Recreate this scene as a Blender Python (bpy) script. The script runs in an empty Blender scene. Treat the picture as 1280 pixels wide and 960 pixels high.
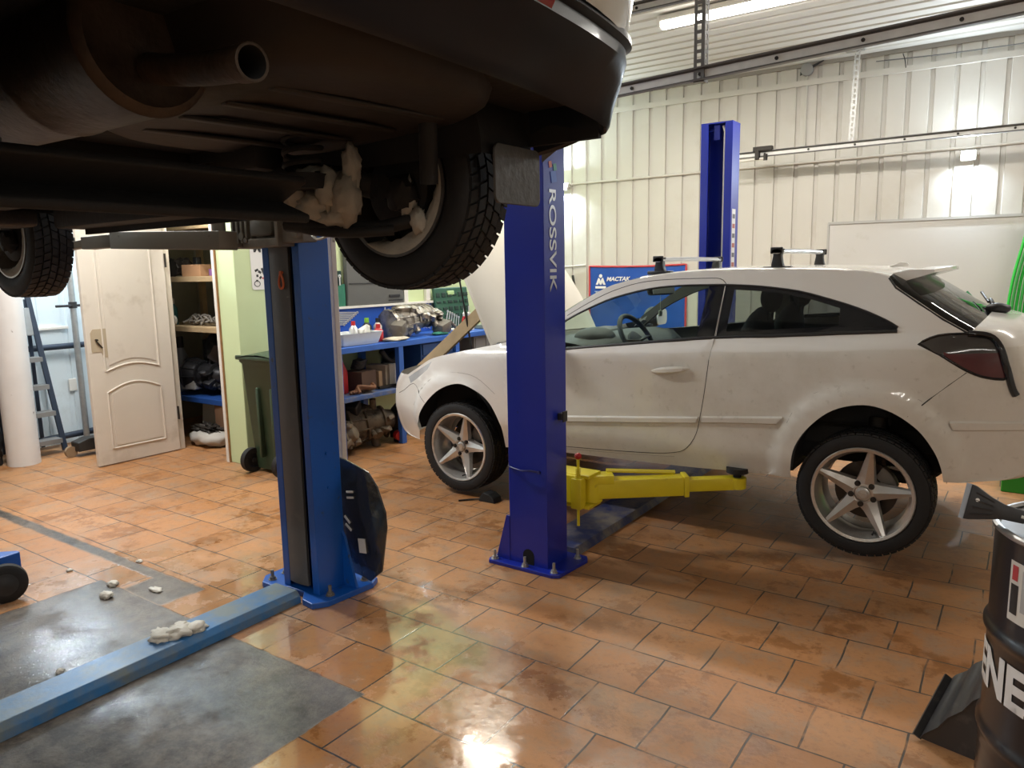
import bpy, bmesh, math, random
from mathutils import Vector, Matrix, noise
from mathutils.geometry import delaunay_2d_cdt
random.seed(7)
SC = bpy.context.scene
COL = SC.collection
PI = math.pi
sin, cos = math.sin, math.cos

# ------------------------------------------------------------------ materials
MATS = {}
def pm(name, col, rough=.5, metal=0, var=.0, scale=6, bump=0, bscale=40, coat=0, spec=.5, dark=None, dscale=3, dlo=.5, dhi=.7, emit=None, es=0):
    """procedural principled material: noise variation, worn or dirty patches, bump"""
    if name in MATS: return MATS[name]
    m = bpy.data.materials.new(name); m.use_nodes = True
    nt = m.node_tree; b = nt.nodes['Principled BSDF']; L = nt.links.new
    b.inputs['Roughness'].default_value = rough; b.inputs['Metallic'].default_value = metal
    b.inputs['Coat Weight'].default_value = coat; b.inputs['Coat Roughness'].default_value = .06
    b.inputs['Specular IOR Level'].default_value = spec
    tc = nt.nodes.new('ShaderNodeTexCoord')
    c = (*col, 1)
    b.inputs['Base Color'].default_value = c
    last = None
    if var:
        n = nt.nodes.new('ShaderNodeTexNoise'); n.inputs['Scale'].default_value = scale; n.inputs['Detail'].default_value = 5
        L(tc.outputs['Object'], n.inputs['Vector'])
        mx = nt.nodes.new('ShaderNodeMix'); mx.data_type = 'RGBA'
        mx.inputs[6].default_value = (*[max(0, k*(1-var)) for k in col], 1); mx.inputs[7].default_value = (*[min(1, k*(1+var)) for k in col], 1)
        L(n.outputs['Fac'], mx.inputs[0]); last = mx.outputs[2]
    if dark is not None:
        n2 = nt.nodes.new('ShaderNodeTexNoise'); n2.inputs['Scale'].default_value = dscale; n2.inputs['Detail'].default_value = 7; n2.inputs['Roughness'].default_value = .65
        L(tc.outputs['Object'], n2.inputs['Vector'])
        mr = nt.nodes.new('ShaderNodeMapRange'); mr.inputs[1].default_value = dlo; mr.inputs[2].default_value = dhi
        L(n2.outputs['Fac'], mr.inputs[0])
        mx2 = nt.nodes.new('ShaderNodeMix'); mx2.data_type = 'RGBA'
        mx2.inputs[6].default_value = c; mx2.inputs[7].default_value = (*dark, 1)
        if last: L(last, mx2.inputs[6])
        L(mr.outputs[0], mx2.inputs[0]); last = mx2.outputs[2]
    if last: L(last, b.inputs['Base Color'])
    if bump:
        n3 = nt.nodes.new('ShaderNodeTexNoise'); n3.inputs['Scale'].default_value = bscale; n3.inputs['Detail'].default_value = 4
        L(tc.outputs['Object'], n3.inputs['Vector'])
        bp = nt.nodes.new('ShaderNodeBump'); bp.inputs['Strength'].default_value = bump; bp.inputs['Distance'].default_value = .01
        L(n3.outputs['Fac'], bp.inputs['Height']); L(bp.outputs['Normal'], b.inputs['Normal'])
    if emit:
        b.inputs['Emission Color'].default_value = (*emit, 1); b.inputs['Emission Strength'].default_value = es
    MATS[name] = m
    return m

def glass(name, tint, fac, rough=.02, ior=1.5):
    m = bpy.data.materials.new(name); m.use_nodes = True
    nt = m.node_tree; nt.nodes.clear(); L = nt.links.new
    o = nt.nodes.new('ShaderNodeOutputMaterial'); t = nt.nodes.new('ShaderNodeBsdfTransparent'); t.inputs[0].default_value = (*tint, 1)
    d = nt.nodes.new('ShaderNodeBsdfDiffuse'); d.inputs[0].default_value = (.012, .014, .016, 1)
    g = nt.nodes.new('ShaderNodeBsdfGlossy'); g.inputs['Roughness'].default_value = rough
    f = nt.nodes.new('ShaderNodeFresnel'); ge = nt.nodes.new('ShaderNodeNewGeometry'); mi_ = nt.nodes.new('ShaderNodeMix'); mi_.inputs[2].default_value = ior; mi_.inputs[3].default_value = 1/ior
    L(ge.outputs['Backfacing'], mi_.inputs[0]); L(mi_.outputs[0], f.inputs[0])
    m1 = nt.nodes.new('ShaderNodeMixShader'); m1.inputs[0].default_value = fac; L(d.outputs[0], m1.inputs[1]); L(t.outputs[0], m1.inputs[2])
    m2 = nt.nodes.new('ShaderNodeMixShader'); L(f.outputs[0], m2.inputs[0]); L(m1.outputs[0], m2.inputs[1]); L(g.outputs[0], m2.inputs[2])
    L(m2.outputs[0], o.inputs[0])
    return m

# ------------------------------------------------------------------ objects
ORG = {}
def thing(name, label, cat, loc=(0, 0, 0), group=None):
    o = bpy.data.objects.new(name, None); COL.objects.link(o)
    o.location = loc; o.empty_display_size = .05
    o['label'] = label; o['category'] = cat
    if group: o['group'] = group
    ORG[o] = Vector(loc)
    return o
def tag(o, label, cat, group=None, kind=None):
    if label: o['label'] = label
    if cat: o['category'] = cat
    if group: o['group'] = group
    if kind: o['kind'] = kind
    return o
def obj(name, bm, mat, parent=None, smooth=None, label=None):
    """link bm (built in world coordinates) as one mesh object, under parent if given"""
    me = bpy.data.meshes.new(name)
    if parent is not None: org = ORG[parent]
    else:
        xs = [v.co for v in bm.verts]
        org = Vector(((min(v.x for v in xs)+max(v.x for v in xs))/2, (min(v.y for v in xs)+max(v.y for v in xs))/2, min(v.z for v in xs)))
    for v in bm.verts: v.co -= org
    bm.to_mesh(me); bm.free()
    for mt in (mat if isinstance(mat, (list, tuple)) else [mat]): me.materials.append(mt)
    o = bpy.data.objects.new(name, me); COL.objects.link(o)
    if parent is not None: o.parent = parent
    else: o.location = org
    ORG[o] = org.copy()
    if smooth is not None:
        for p in me.polygons: p.use_smooth = True
        if smooth < 180: me.set_sharp_from_angle(angle=math.radians(smooth))
    if label: o['label'] = label
    return o
def struct(name, bm, mat, smooth=None, parent=None):
    o = obj(name, bm, mat, parent, smooth); o['kind'] = 'structure'; return o
def dup(root, delta, label, group=None):
    """a copy of a thing with copies of its parts and sub-parts"""
    r = root.copy(); COL.objects.link(r); r.location = root.location + Vector(delta)
    r['label'] = label
    if group: r['group'] = group
    for ch in list(root.children):
        c = ch.copy(); COL.objects.link(c); c.parent = r
        for g in list(ch.children):
            d = g.copy(); COL.objects.link(d); d.parent = c
    return r

# ------------------------------------------------------------------ mesh helpers
B = bmesh.new
def rotm(rx=0, ry=0, rz=0):
    return Matrix.Rotation(rz, 4, 'Z') @ Matrix.Rotation(ry, 4, 'Y') @ Matrix.Rotation(rx, 4, 'X')
def box(bm, c, s, rot=None, bev=0, mi=0):
    M = Matrix.Translation(c) @ (rot or Matrix()) @ Matrix.Diagonal((s[0], s[1], s[2], 1))
    r = bmesh.ops.create_cube(bm, size=1, matrix=M)
    fs = set(f for v in r['verts'] for f in v.link_faces)
    for f in fs: f.material_index = mi
    if bev:
        es = list(set(e for v in r['verts'] for e in v.link_edges))
        rr = bmesh.ops.bevel(bm, geom=es, offset=bev, segments=2, affect='EDGES', profile=.5)
        for f in rr['faces']: f.material_index = mi
def box2(bm, x0, x1, y0, y1, z0, z1, bev=0, mi=0):
    box(bm, ((x0+x1)/2, (y0+y1)/2, (z0+z1)/2), (abs(x1-x0), abs(y1-y0), abs(z1-z0)), None, bev, mi)
def beam(bm, p0, p1, w, h, up=(0, 0, 1), bev=0, mi=0):
    p0 = Vector(p0); p1 = Vector(p1); d = (p1-p0); L = d.length; d.normalize()
    s = d.cross(Vector(up)); s.normalize(); u = s.cross(d)
    R = Matrix((d, -s, u)).transposed().to_4x4()
    box(bm, (p0+p1)/2, (L, w, h), R, bev, mi)
def ring(c, r, ax, ay, n, ph=0):
    return [c + ax*(r*cos(2*PI*i/n+ph)) + ay*(r*sin(2*PI*i/n+ph)) for i in range(n)]
def frame(d):
    d = Vector(d).normalized()
    a = Vector((0, 0, 1)) if abs(d.z) < .9 else Vector((1, 0, 0))
    x = d.cross(a).normalized(); return d, x, d.cross(x)
def lathe(bm, p0, axis, prof, n=24, cap=True, mi=0, ph=0):
    """prof: list of (distance along axis, radius)"""
    d, x, y = frame(axis); p0 = Vector(p0); prev = None; first = None
    for t, r in prof:
        vs = [bm.verts.new(q) for q in ring(p0+d*t, max(r, 1e-4), x, y, n, ph)]
        if prev:
            for i in range(n):
                f = bm.faces.new((prev[i], prev[(i+1) % n], vs[(i+1) % n], vs[i])); f.material_index = mi
        else: first = vs
        prev = vs
    if cap:
        f = bm.faces.new(first[::-1]); f.material_index = mi
        f = bm.faces.new(prev); f.material_index = mi
def cyl(bm, p0, p1, r, r2=None, n=16, mi=0, cap=True):
    p0 = Vector(p0); d = Vector(p1)-p0
    lathe(bm, p0, d, [(0, r), (d.length, r if r2 is None else r2)], n, cap, mi)
def tube(bm, pts, r, n=8, mi=0, closed=False, cap=True):
    pts = [Vector(p) for p in pts]; N = len(pts); rows = []
    d0, x, y = frame(pts[1]-pts[0])
    for i, p in enumerate(pts):
        a = pts[(i-1) % N] if (closed or i > 0) else p; b = pts[(i+1) % N] if (closed or i < N-1) else p
        d = (b-a).normalized()
        x = (x - d*x.dot(d)); x = x.normalized() if x.length > 1e-5 else frame(d)[1]; y = d.cross(x)
        rr = r[i] if isinstance(r, (list, tuple)) else r
        rows.append([bm.verts.new(q) for q in ring(p, rr, x, y, n)])
    for i in range(N if closed else N-1):
        a = rows[i]; b = rows[(i+1) % N]
        for k in range(n):
            f = bm.faces.new((a[k], a[(k+1) % n], b[(k+1) % n], b[k])); f.material_index = mi
    if not closed and cap:
        f = bm.faces.new(rows[0][::-1]); f.material_index = mi
        f = bm.faces.new(rows[-1]); f.material_index = mi
def smooth(pts, k=6, closed=False):
    """Catmull-Rom through pts (tuples of any length)"""
    N = len(pts); out = []
    for i in range(N if closed else N-1):
        p0 = pts[(i-1) % N] if closed or i > 0 else pts[i]; p1 = pts[i]; p2 = pts[(i+1) % N]; p3 = pts[(i+2) % N] if closed or i+2 < N else p2
        for j in range(k):
            t = j/k
            out.append(tuple(.5*(2*b+(c-a)*t+(2*a-5*b+4*c-d)*t*t+(3*b-a-3*c+d)*t**3) for a, b, c, d in zip(p0, p1, p2, p3)))
    if not closed: out.append(tuple(pts[-1]))
    return out
def prism(bm, poly, org, ax, ay, depth, mi=0, bev=0):
    """2D polygon in the (ax, ay) plane at org, extruded by the vector depth"""
    org = Vector(org); ax = Vector(ax); ay = Vector(ay); dp = Vector(depth)
    a = [bm.verts.new(org+ax*u+ay*v) for u, v in poly]; b = [bm.verts.new(v.co+dp) for v in a]
    n = len(a); fs = [bm.faces.new(a), bm.faces.new(b[::-1])]
    for i in range(n): fs.append(bm.faces.new((a[(i+1) % n], a[i], b[i], b[(i+1) % n])))
    for f in fs: f.material_index = mi
    bmesh.ops.recalc_face_normals(bm, faces=fs)
    if bev:
        es = list(set(e for f in fs for e in f.edges))
        bmesh.ops.bevel(bm, geom=es, offset=bev, segments=2, affect='EDGES', profile=.5)
def grid(bm, rows, mi=0, closed=False, flip=False):
    vs = [[bm.verts.new(p) for p in r] for r in rows]
    for i in range(len(vs)-1):
        m = len(vs[i])
        for j in range(m if closed else m-1):
            q = (vs[i][j], vs[i][(j+1) % m], vs[i+1][(j+1) % m], vs[i+1][j])
            f = bm.faces.new(q[::-1] if flip else q); f.material_index = mi
    return vs
def blob(bm, c, s, seed=0, amp=.25, freq=2.5, sub=3, rot=None, mi=0):
    r = bmesh.ops.create_icosphere(bm, subdivisions=sub, radius=1)
    for v in r['verts']:
        k = 1+amp*noise.noise(v.co*freq+Vector((seed*7.3, seed*3.1, seed)))
        p = Vector((v.co.x*s[0]*k, v.co.y*s[1]*k, v.co.z*s[2]*k))
        if rot: p = rot @ p
        v.co = p + Vector(c)
        for f in v.link_faces: f.material_index = mi; f.smooth = True
def text_bm(bm, s, size, M, depth=.001, sx=1, mi=0, bold=0.0, align='LEFT', bend=None):
    """lettering: x right, y up in its plane, placed by the matrix M"""
    cu = bpy.data.curves.new('lettering', 'FONT'); cu.body = s; cu.size = size; cu.extrude = depth/2; cu.offset = bold; cu.align_x = align
    o = bpy.data.objects.new('lettering', cu); COL.objects.link(o)
    dg = bpy.context.evaluated_depsgraph_get(); me = o.evaluated_get(dg).to_mesh()
    n0 = len(bm.verts); nf = len(bm.faces)
    bm.from_mesh(me); bm.verts.ensure_lookup_table(); bm.faces.ensure_lookup_table()
    for v in bm.verts[n0:]:
        p = Vector((v.co.x*sx, v.co.y, v.co.z)); v.co = bend(p) if bend else M @ p
    for f in bm.faces[nf:]: f.material_index = mi
    o.evaluated_get(dg).to_mesh_clear(); bpy.data.objects.remove(o); bpy.data.curves.remove(cu)
def bolt(bm, p, r=.012, h=.03, mi=0):
    p = Vector(p)
    cyl(bm, p, p+Vector((0, 0, .003)), r*1.7, n=14, mi=mi)
    cyl(bm, p+Vector((0, 0, .003)), p+Vector((0, 0, .016)), r*1.25, n=6, mi=mi)
    cyl(bm, p+Vector((0, 0, .016)), p+Vector((0, 0, h+.01)), r*.65, n=10, mi=mi)
def rrect(w, h, r, n=4):
    out = []
    for cx, cy, a0 in ((w/2-r, h/2-r, 0), (-w/2+r, h/2-r, PI/2), (-w/2+r, -h/2+r, PI), (w/2-r, -h/2+r, 1.5*PI)):
        for i in range(n+1):
            a = a0+PI/2*i/n; out.append((cx+r*cos(a), cy+r*sin(a)))
    return out

# ------------------------------------------------------------------ camera
cam = bpy.data.cameras.new('camera'); co = bpy.data.objects.new('camera', cam); COL.objects.link(co)
F_PX, PSI, PITCH, ROLL, CAM_H = 927.58, .610944, .152089, -.0193, 1.5752
cam.sensor_width = 36; cam.lens = F_PX/1280*36; cam.clip_start = .02; cam.clip_end = 60
_f = Vector((-sin(PSI)*cos(PITCH), cos(PSI)*cos(PITCH), -sin(PITCH))); _r = Vector((cos(PSI), sin(PSI), 0)); _u = _r.cross(_f)
_R = cos(ROLL)*_r+sin(ROLL)*_u; _U = -sin(ROLL)*_r+cos(ROLL)*_u
co.matrix_world = Matrix((( _R.x, _U.x, -_f.x, 0), (_R.y, _U.y, -_f.y, 0), (_R.z, _U.z, -_f.z, CAM_H), (0, 0, 0, 1)))
SC.camera = co
SC.view_settings.view_transform = 'Standard'; SC.view_settings.look = 'None'; SC.view_settings.gamma = 1; SC.view_settings.use_curve_mapping = False

# ------------------------------------------------------------------ shared materials
M_black = pm('black_plastic', (.018, .018, .02), .45, var=.2)
M_gloss = pm('black_gloss', (.012, .013, .016), .18, coat=.3)
M_steel = pm('bare_steel', (.42, .41, .39), .38, 1, var=.25, scale=20)
M_galv = pm('galvanised_steel', (.40, .40, .39), .42, .7, var=.2, scale=30)
M_dirty = pm('dirty_steel', (.17, .155, .135), .6, .35, var=.35, scale=14, bump=.2)
M_blue = pm('royal_blue_paint', (.007, .021, .31), .34, coat=.2, var=.12, scale=3, dark=(.02, .02, .09), dscale=25, dlo=.68, dhi=.75)
M_lblue = pm('lift_blue_paint', (.002, .075, .36), .38, coat=.1, var=.15, scale=4, dark=(.03, .05, .09), dscale=18, dlo=.62, dhi=.72)
M_bench = pm('bench_blue_paint', (.03, .12, .48), .42, var=.15)
M_yellow = pm('yellow_paint', (.72, .60, .02), .38, coat=.2, var=.15, scale=8, dark=(.12, .10, .03), dscale=9, dlo=.66, dhi=.8)
M_wood = pm('pale_wood', (.42, .31, .18), .65, var=.25, scale=12)
M_white = pm('white_paint', (.72, .70, .65), .5, var=.06)
M_rubber = pm('tyre_rubber', (.0065, .0065, .007), .68, var=.25, scale=20, bump=.15)
M_red = pm('red_plastic', (.45, .02, .025), .4)
M_green = pm('green_plastic', (.03, .10, .05), .45, var=.15)
M_card = pm('cardboard', (.33, .21, .12), .8, var=.15)
M_chrome = pm('chrome', (.78, .78, .78), .28, .6)
M_darkmetal = pm('dark_oily_metal', (.035, .03, .026), .5, .5, var=.5, scale=9, bump=.3)
M_alu = pm('cast_aluminium', (.36, .33, .29), .45, .75, var=.45, scale=10, bump=.35, dark=(.05, .04, .03), dscale=6, dlo=.5, dhi=.66)
# ================================================================== the room
class NX:
    """tiny node-expression helper for the floor"""
    def __init__(s, nt): s.nt = nt
    def m(s, op, a, b=None, c=None):
        n = s.nt.nodes.new('ShaderNodeMath'); n.operation = op
        for i, v in enumerate((a, b, c)):
            if v is None: continue
            if isinstance(v, (int, float)): n.inputs[i].default_value = v
            else: s.nt.links.new(v, n.inputs[i])
        return n.outputs[0]
    def ramp(s, v, lo, hi):
        n = s.nt.nodes.new('ShaderNodeMapRange'); n.interpolation_type = 'SMOOTHSTEP'
        n.inputs[1].default_value = lo; n.inputs[2].default_value = hi; s.nt.links.new(v, n.inputs[0]); return n.outputs[0]
    def noise(s, vec, sc, det=5, rough=.55):
        n = s.nt.nodes.new('ShaderNodeTexNoise'); n.inputs['Scale'].default_value = sc; n.inputs['Detail'].default_value = det; n.inputs['Roughness'].default_value = rough
        s.nt.links.new(vec, n.inputs['Vector']); return n.outputs['Fac']
    def mix(s, f, a, b):
        n = s.nt.nodes.new('ShaderNodeMix'); n.data_type = 'RGBA'
        for i, v in ((0, f), (6, a), (7, b)):
            if isinstance(v, (int, float)): n.inputs[i].default_value = v
            elif isinstance(v, tuple): n.inputs[i].default_value = (*v, 1)
            else: s.nt.links.new(v, n.inputs[i])
        return n.outputs[2]
    def inr(s, v, lo, hi, e=.006):
        return s.m('MULTIPLY', s.ramp(v, lo-e, lo+e), s.m('SUBTRACT', 1, s.ramp(v, hi-e, hi+e)))

def floor_material():
    m = bpy.data.materials.new('terracotta_tiles'); m.use_nodes = True; nt = m.node_tree; b = nt.nodes['Principled BSDF']; x = NX(nt); L = nt.links.new
    geo = nt.nodes.new('ShaderNodeNewGeometry'); P = geo.outputs['Position']
    sep = nt.nodes.new('ShaderNodeSeparateXYZ'); L(P, sep.inputs[0]); X, Y = sep.outputs[0], sep.outputs[1]
    wob = x.m('MULTIPLY', x.m('SUBTRACT', x.noise(P, 3, 2), .5), .02)
    mp = nt.nodes.new('ShaderNodeCombineXYZ'); L(x.m('ADD', x.m('ADD', X, 1.704+.293*40), wob), mp.inputs[0]); L(x.m('ADD', x.m('SUBTRACT', Y, 2.065-.2885*40), wob), mp.inputs[1])
    br = nt.nodes.new('ShaderNodeTexBrick'); L(mp.outputs[0], br.inputs['Vector'])
    br.inputs['Color1'].default_value = (0, 0, 0, 1); br.inputs['Color2'].default_value = (1, 1, 1, 1); br.inputs['Mortar'].default_value = (.5, .5, .5, 1)
    br.inputs['Scale'].default_value = 1; br.inputs['Mortar Size'].default_value = .0042; br.inputs['Mortar Smooth'].default_value = .3
    br.inputs['Brick Width'].default_value = .293; br.inputs['Row Height'].default_value = .2885; br.inputs['Bias'].default_value = 0
    sc = nt.nodes.new('ShaderNodeSeparateColor'); L(br.outputs['Color'], sc.inputs[0]); idv = sc.outputs[0]; mort = br.outputs['Fac']
    tile = x.mix(idv, (.39, .173, .062), (.455, .226, .096))
    tile = x.mix(x.m('MULTIPLY', x.ramp(x.noise(P, 5.5, 8, .72), .46, .64), .62), tile, (.30, .205, .135))
    tile = x.mix(x.m('MULTIPLY', x.ramp(x.noise(P, 30, 7, .75), .48, .7), .5), tile, (.25, .125, .065))
    # wet: dark saturated stains where water or oil has soaked in
    st = x.noise(P, 2.9, 8, .74)
    stain = x.m('MULTIPLY', x.ramp(st, .52, .575), x.ramp(x.noise(P, 14, 4), .36, .5))
    tile = x.mix(x.m('MULTIPLY', stain, .62), tile, (.215, .075, .013))
    grime = x.ramp(x.noise(P, .8, 3), .45, .7)
    tile = x.mix(x.m('MULTIPLY', grime, .35), tile, (.27, .19, .13))
    col = x.mix(x.m('MULTIPLY', mort, x.ramp(x.noise(P, 5, 4), .30, .52)), tile, (.07, .056, .045))
    # bare concrete where the tiles are broken out, under and beside the blue floor beam
    w2 = x.m('MULTIPLY', x.m('SUBTRACT', x.noise(P, 9, 4), .5), .03)
    Xw, Yw = x.m('ADD', X, w2), x.m('ADD', Y, w2)
    c1 = x.m('MULTIPLY', x.inr(Xw, -3.93, -1.968), x.m('SUBTRACT', 1, x.ramp(Yw, 1.789, 1.80)))
    c2 = x.m('MULTIPLY', x.inr(Yw, 1.955, 2.025, .012), x.inr(X, -7.2, -3.35))
    c3 = x.m('MULTIPLY', x.inr(Xw, -3.72, -3.36, .02), x.inr(Yw, 1.79, 2.0, .02))
    conc = x.m('MAXIMUM', x.m('MAXIMUM', c1, c2), c3)
    cc = x.mix(x.ramp(x.noise(P, 11, 9, .78), .36, .66), (.036, .029, .023), (.135, .110, .087))
    cc = x.mix(x.m('MULTIPLY', x.ramp(x.noise(P, 95, 5, .7), .56, .74), .45), cc, (.22, .20, .175))
    col = x.mix(conc, col, cc)
    L(col, b.inputs['Base Color'])
    # wetness: a water film around the lifted car, dry patches further off
    dx = x.m('MULTIPLY', x.m('ADD', X, 2.6), .42); dy = x.m('MULTIPLY', x.m('SUBTRACT', Y, 1.55), .62)
    dist = x.m('SQRT', x.m('ADD', x.m('MULTIPLY', dx, dx), x.m('MULTIPLY', dy, dy)))
    wet = x.ramp(x.m('SUBTRACT', x.m('ADD', x.m('MULTIPLY', x.noise(P, 2.1, 6, .6), .95), .30), dist), -.12, .34)
    film = x.m('MULTIPLY', wet, x.ramp(x.noise(P, 4.5, 6, .65), .36, .52))
    rough = x.m('ADD', x.m('MULTIPLY', x.noise(P, 8, 4), .2), .36)
    rough = x.m('ADD', x.m('MULTIPLY', rough, x.m('SUBTRACT', 1, film)), x.m('MULTIPLY', film, .11))
    rough = x.m('SUBTRACT', rough, x.m('MULTIPLY', stain, .08))
    rough = x.m('MAXIMUM', rough, x.m('MULTIPLY', conc, x.m('SUBTRACT', .62, x.m('MULTIPLY', x.noise(P, 9, 4), .2))))
    L(rough, b.inputs['Roughness'])
    cwet = x.m('MULTIPLY', x.ramp(x.noise(P, 4, 6, .65), .34, .5), x.ramp(x.m('ADD', x.m('ADD', Y, x.m('MULTIPLY', X, -.16)), x.m('MULTIPLY', x.noise(P, 2.5, 5, .6), .9)), 1.98, 2.30))
    water = x.m('ADD', x.m('MULTIPLY', film, x.m('SUBTRACT', 1, conc)), x.m('MULTIPLY', conc, cwet))
    L(water, b.inputs['Coat Weight']); b.inputs['Coat Roughness'].default_value = .045; b.inputs['Coat IOR'].default_value = 1.42
    L(x.m('ADD', .38, x.m('MULTIPLY', film, .3)), b.inputs['Specular IOR Level'])
    fine = x.m('MULTIPLY', x.noise(P, 55, 4, .6), x.m('SUBTRACT', 1.15, film))
    h = x.m('ADD', x.m('MULTIPLY', x.m('SUBTRACT', 1, mort), .5), x.m('ADD', x.m('MULTIPLY', fine, .22), x.m('MULTIPLY', x.noise(P, 9, 3), .35)))
    hc = x.m('ADD', x.m('MULTIPLY', x.noise(P, 60, 6, .8), 1.1), x.m('MULTIPLY', x.noise(P, 14, 3), .8))
    hh = x.m('ADD', x.m('MULTIPLY', h, x.m('SUBTRACT', 1, conc)), x.m('MULTIPLY', hc, conc))
    bp = nt.nodes.new('ShaderNodeBump'); bp.inputs['Strength'].default_value = .5; bp.inputs['Distance'].default_value = .009
    L(hh, bp.inputs['Height']); L(bp.outputs[0], b.inputs['Normal'])
    wh = x.m('ADD', x.m('MULTIPLY', x.m('MULTIPLY', x.noise(P, 105, 4, .7), x.m('ADD', x.m('MULTIPLY', conc, .66), .05)), .5), x.m('MULTIPLY', x.noise(P, 7, 2), .25))
    bc = nt.nodes.new('ShaderNodeBump'); bc.inputs['Strength'].default_value = .40; bc.inputs['Distance'].default_value = .006
    L(x.m('ADD', wh, x.m('MULTIPLY', x.m('SUBTRACT', 1, mort), .10)), bc.inputs['Height']); L(bc.outputs[0], b.inputs['Coat Normal'])
    return m

XL, XR, YF, ZC = -7.6, 3.4, -3.6, 3.585
ALPHA, DW = .0457833, 8.3312
def wallY(X): return DW/cos(ALPHA)+math.tan(ALPHA)*X
UX = Vector((cos(ALPHA), sin(ALPHA), 0)); NY = Vector((-sin(ALPHA), cos(ALPHA), 0))
def wp(s, off, z):
    """a point of the back wall: s along it, off = distance in front of it"""
    return NY*(DW-off)+UX*s+Vector((0, 0, z))
def sx_at(X): return (X+sin(ALPHA)*DW)/cos(ALPHA)

bm = B(); box2(bm, XL-.2, XR+.2, YF-.2, 9, -.12, 0)
floor_o = struct('floor', bm, floor_material())

M_panel = pm('cream_wall_panel', (.60, .575, .525), .42, var=.05, scale=2, dark=(.50, .455, .385), dscale=1.2, dlo=.55, dhi=.8)
M_wallL = pm('pale_wall_panel', (.66, .75, .80), .45, var=.06, scale=2, dark=(.5, .55, .56), dscale=2, dlo=.58, dhi=.8)
M_ceil = pm('cream_ceiling_panel', (.62, .605, .56), .4, var=.05, scale=2)
M_lime = pm('lime_wall_paint', (.56, .66, .385), .6, var=.06, scale=2)

# back wall: corrugated sheet, ribs every 0.2 m
def corr(n0, n1, pitch, ph, wide, depth):
    pr = []
    for k in range(n0, n1):
        s = ph+k*pitch
        pr += [(s, 0), (s+.006, depth), (s+pitch-wide-.006, depth), (s+pitch-wide, 0)]
    return pr
S0 = -3.51532
pr = corr(-13, 35, .2, S0, .034, .02)
bm = B(); grid(bm, [[wp(s, o, z) for s, o in pr] for z in (-.01, ZC+.05)])
prb = [(pr[0][0], -.1), (pr[-1][0], -.1)]
grid(bm, [[wp(s, o, z) for s, o in prb] for z in (-.01, ZC+.05)], flip=True)
struct('wall_back', bm, M_panel)
# ceiling: corrugated sheet, ribs along X
bm = B(); rows = []
y = YF-.1
prof = []
while y < 8.8:
    prof += [(y, .018), (y+.012, 0), (y+.145, 0), (y+.157, .018)]; y += .19
grid(bm, [[Vector((X, yy, ZC+zz)) for yy, zz in prof] for X in (XL-.1, XR+.1)])
grid(bm, [[Vector((X, yy, ZC+.12)) for yy in (YF-.1, 8.8)] for X in (XL-.1, XR+.1)], flip=True)
struct('ceiling', bm, M_ceil)
# left wall, vertical panels
bm = B(); prof = []
y = YF
while y < 3.66:
    prof += [(y, 0), (y+.008, .015), (y+.20, .015), (y+.208, 0)]; y += .25
prof.append((3.72, 0))
grid(bm, [[Vector((XL+d, yy, z)) for yy, d in prof] for z in (-.01, ZC+.05)], flip=True)
grid(bm, [[Vector((XL-.1, yy, z)) for yy in (YF, 3.72)] for z in (-.01, ZC+.05)])
struct('wall_left', bm, M_wallL)
# partition with the store-room doorway, and the lime-green wall along the bench
bm = B()
box2(bm, XL-.1, -6.40, 3.72, 3.76, 0, ZC); box2(bm, -6.40, -5.56, 3.72, 3.76, 2.12, ZC)
struct('wall_partition', bm, M_wallL)
bm = B(); box2(bm, -5.52, -5.28, 3.68, 8.15, 0, ZC, .006)
struct('wall_green', bm, M_lime)
bm = B(); box2(bm, -7.7, -5.52, 4.86, 4.98, 0, ZC)
struct('wall_store', bm, pm('store_wall', (.40, .38, .30), .7, var=.2))
bm = B(); box2(bm, XL-.3, XL-.1, 3.72, 4.98, 0, ZC)
struct('wall_store_side', bm, MATS['store_wall'])
bm = B(); box2(bm, XL-.2, XR+.1, YF-.15, YF, 0, ZC); struct('wall_front', bm, M_panel)
bm = B(); box2(bm, XR, XR+.12, YF, 8.8, 0, ZC)
for k in range(1, 6): box2(bm, XR-.004, XR+.001, YF+.2, 8.3, k*.6-.006, k*.6+.006)
struct('wall_right', bm, M_panel)
# door casing: brown raw edge, white strip
bm = B(); box2(bm, -5.565, -5.53, 3.665, 3.87, 0, 2.16)
struct('trim_1', bm, M_white)
bm = B(); box2(bm, -5.531, -5.519, 3.668, 3.72, 0, 2.16)
struct('trim_2', bm, pm('raw_board_edge', (.33, .17, .07), .7, var=.3, scale=30))
bm = B(); box2(bm, -6.43, -6.355, 3.695, 3.77, 0, 2.16, .004); box2(bm, -6.43, -5.53, 3.695, 3.77, 2.10, 2.17)
struct('trim_3', bm, pm('door_casing', (.58, .52, .43), .5, var=.1))
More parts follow.
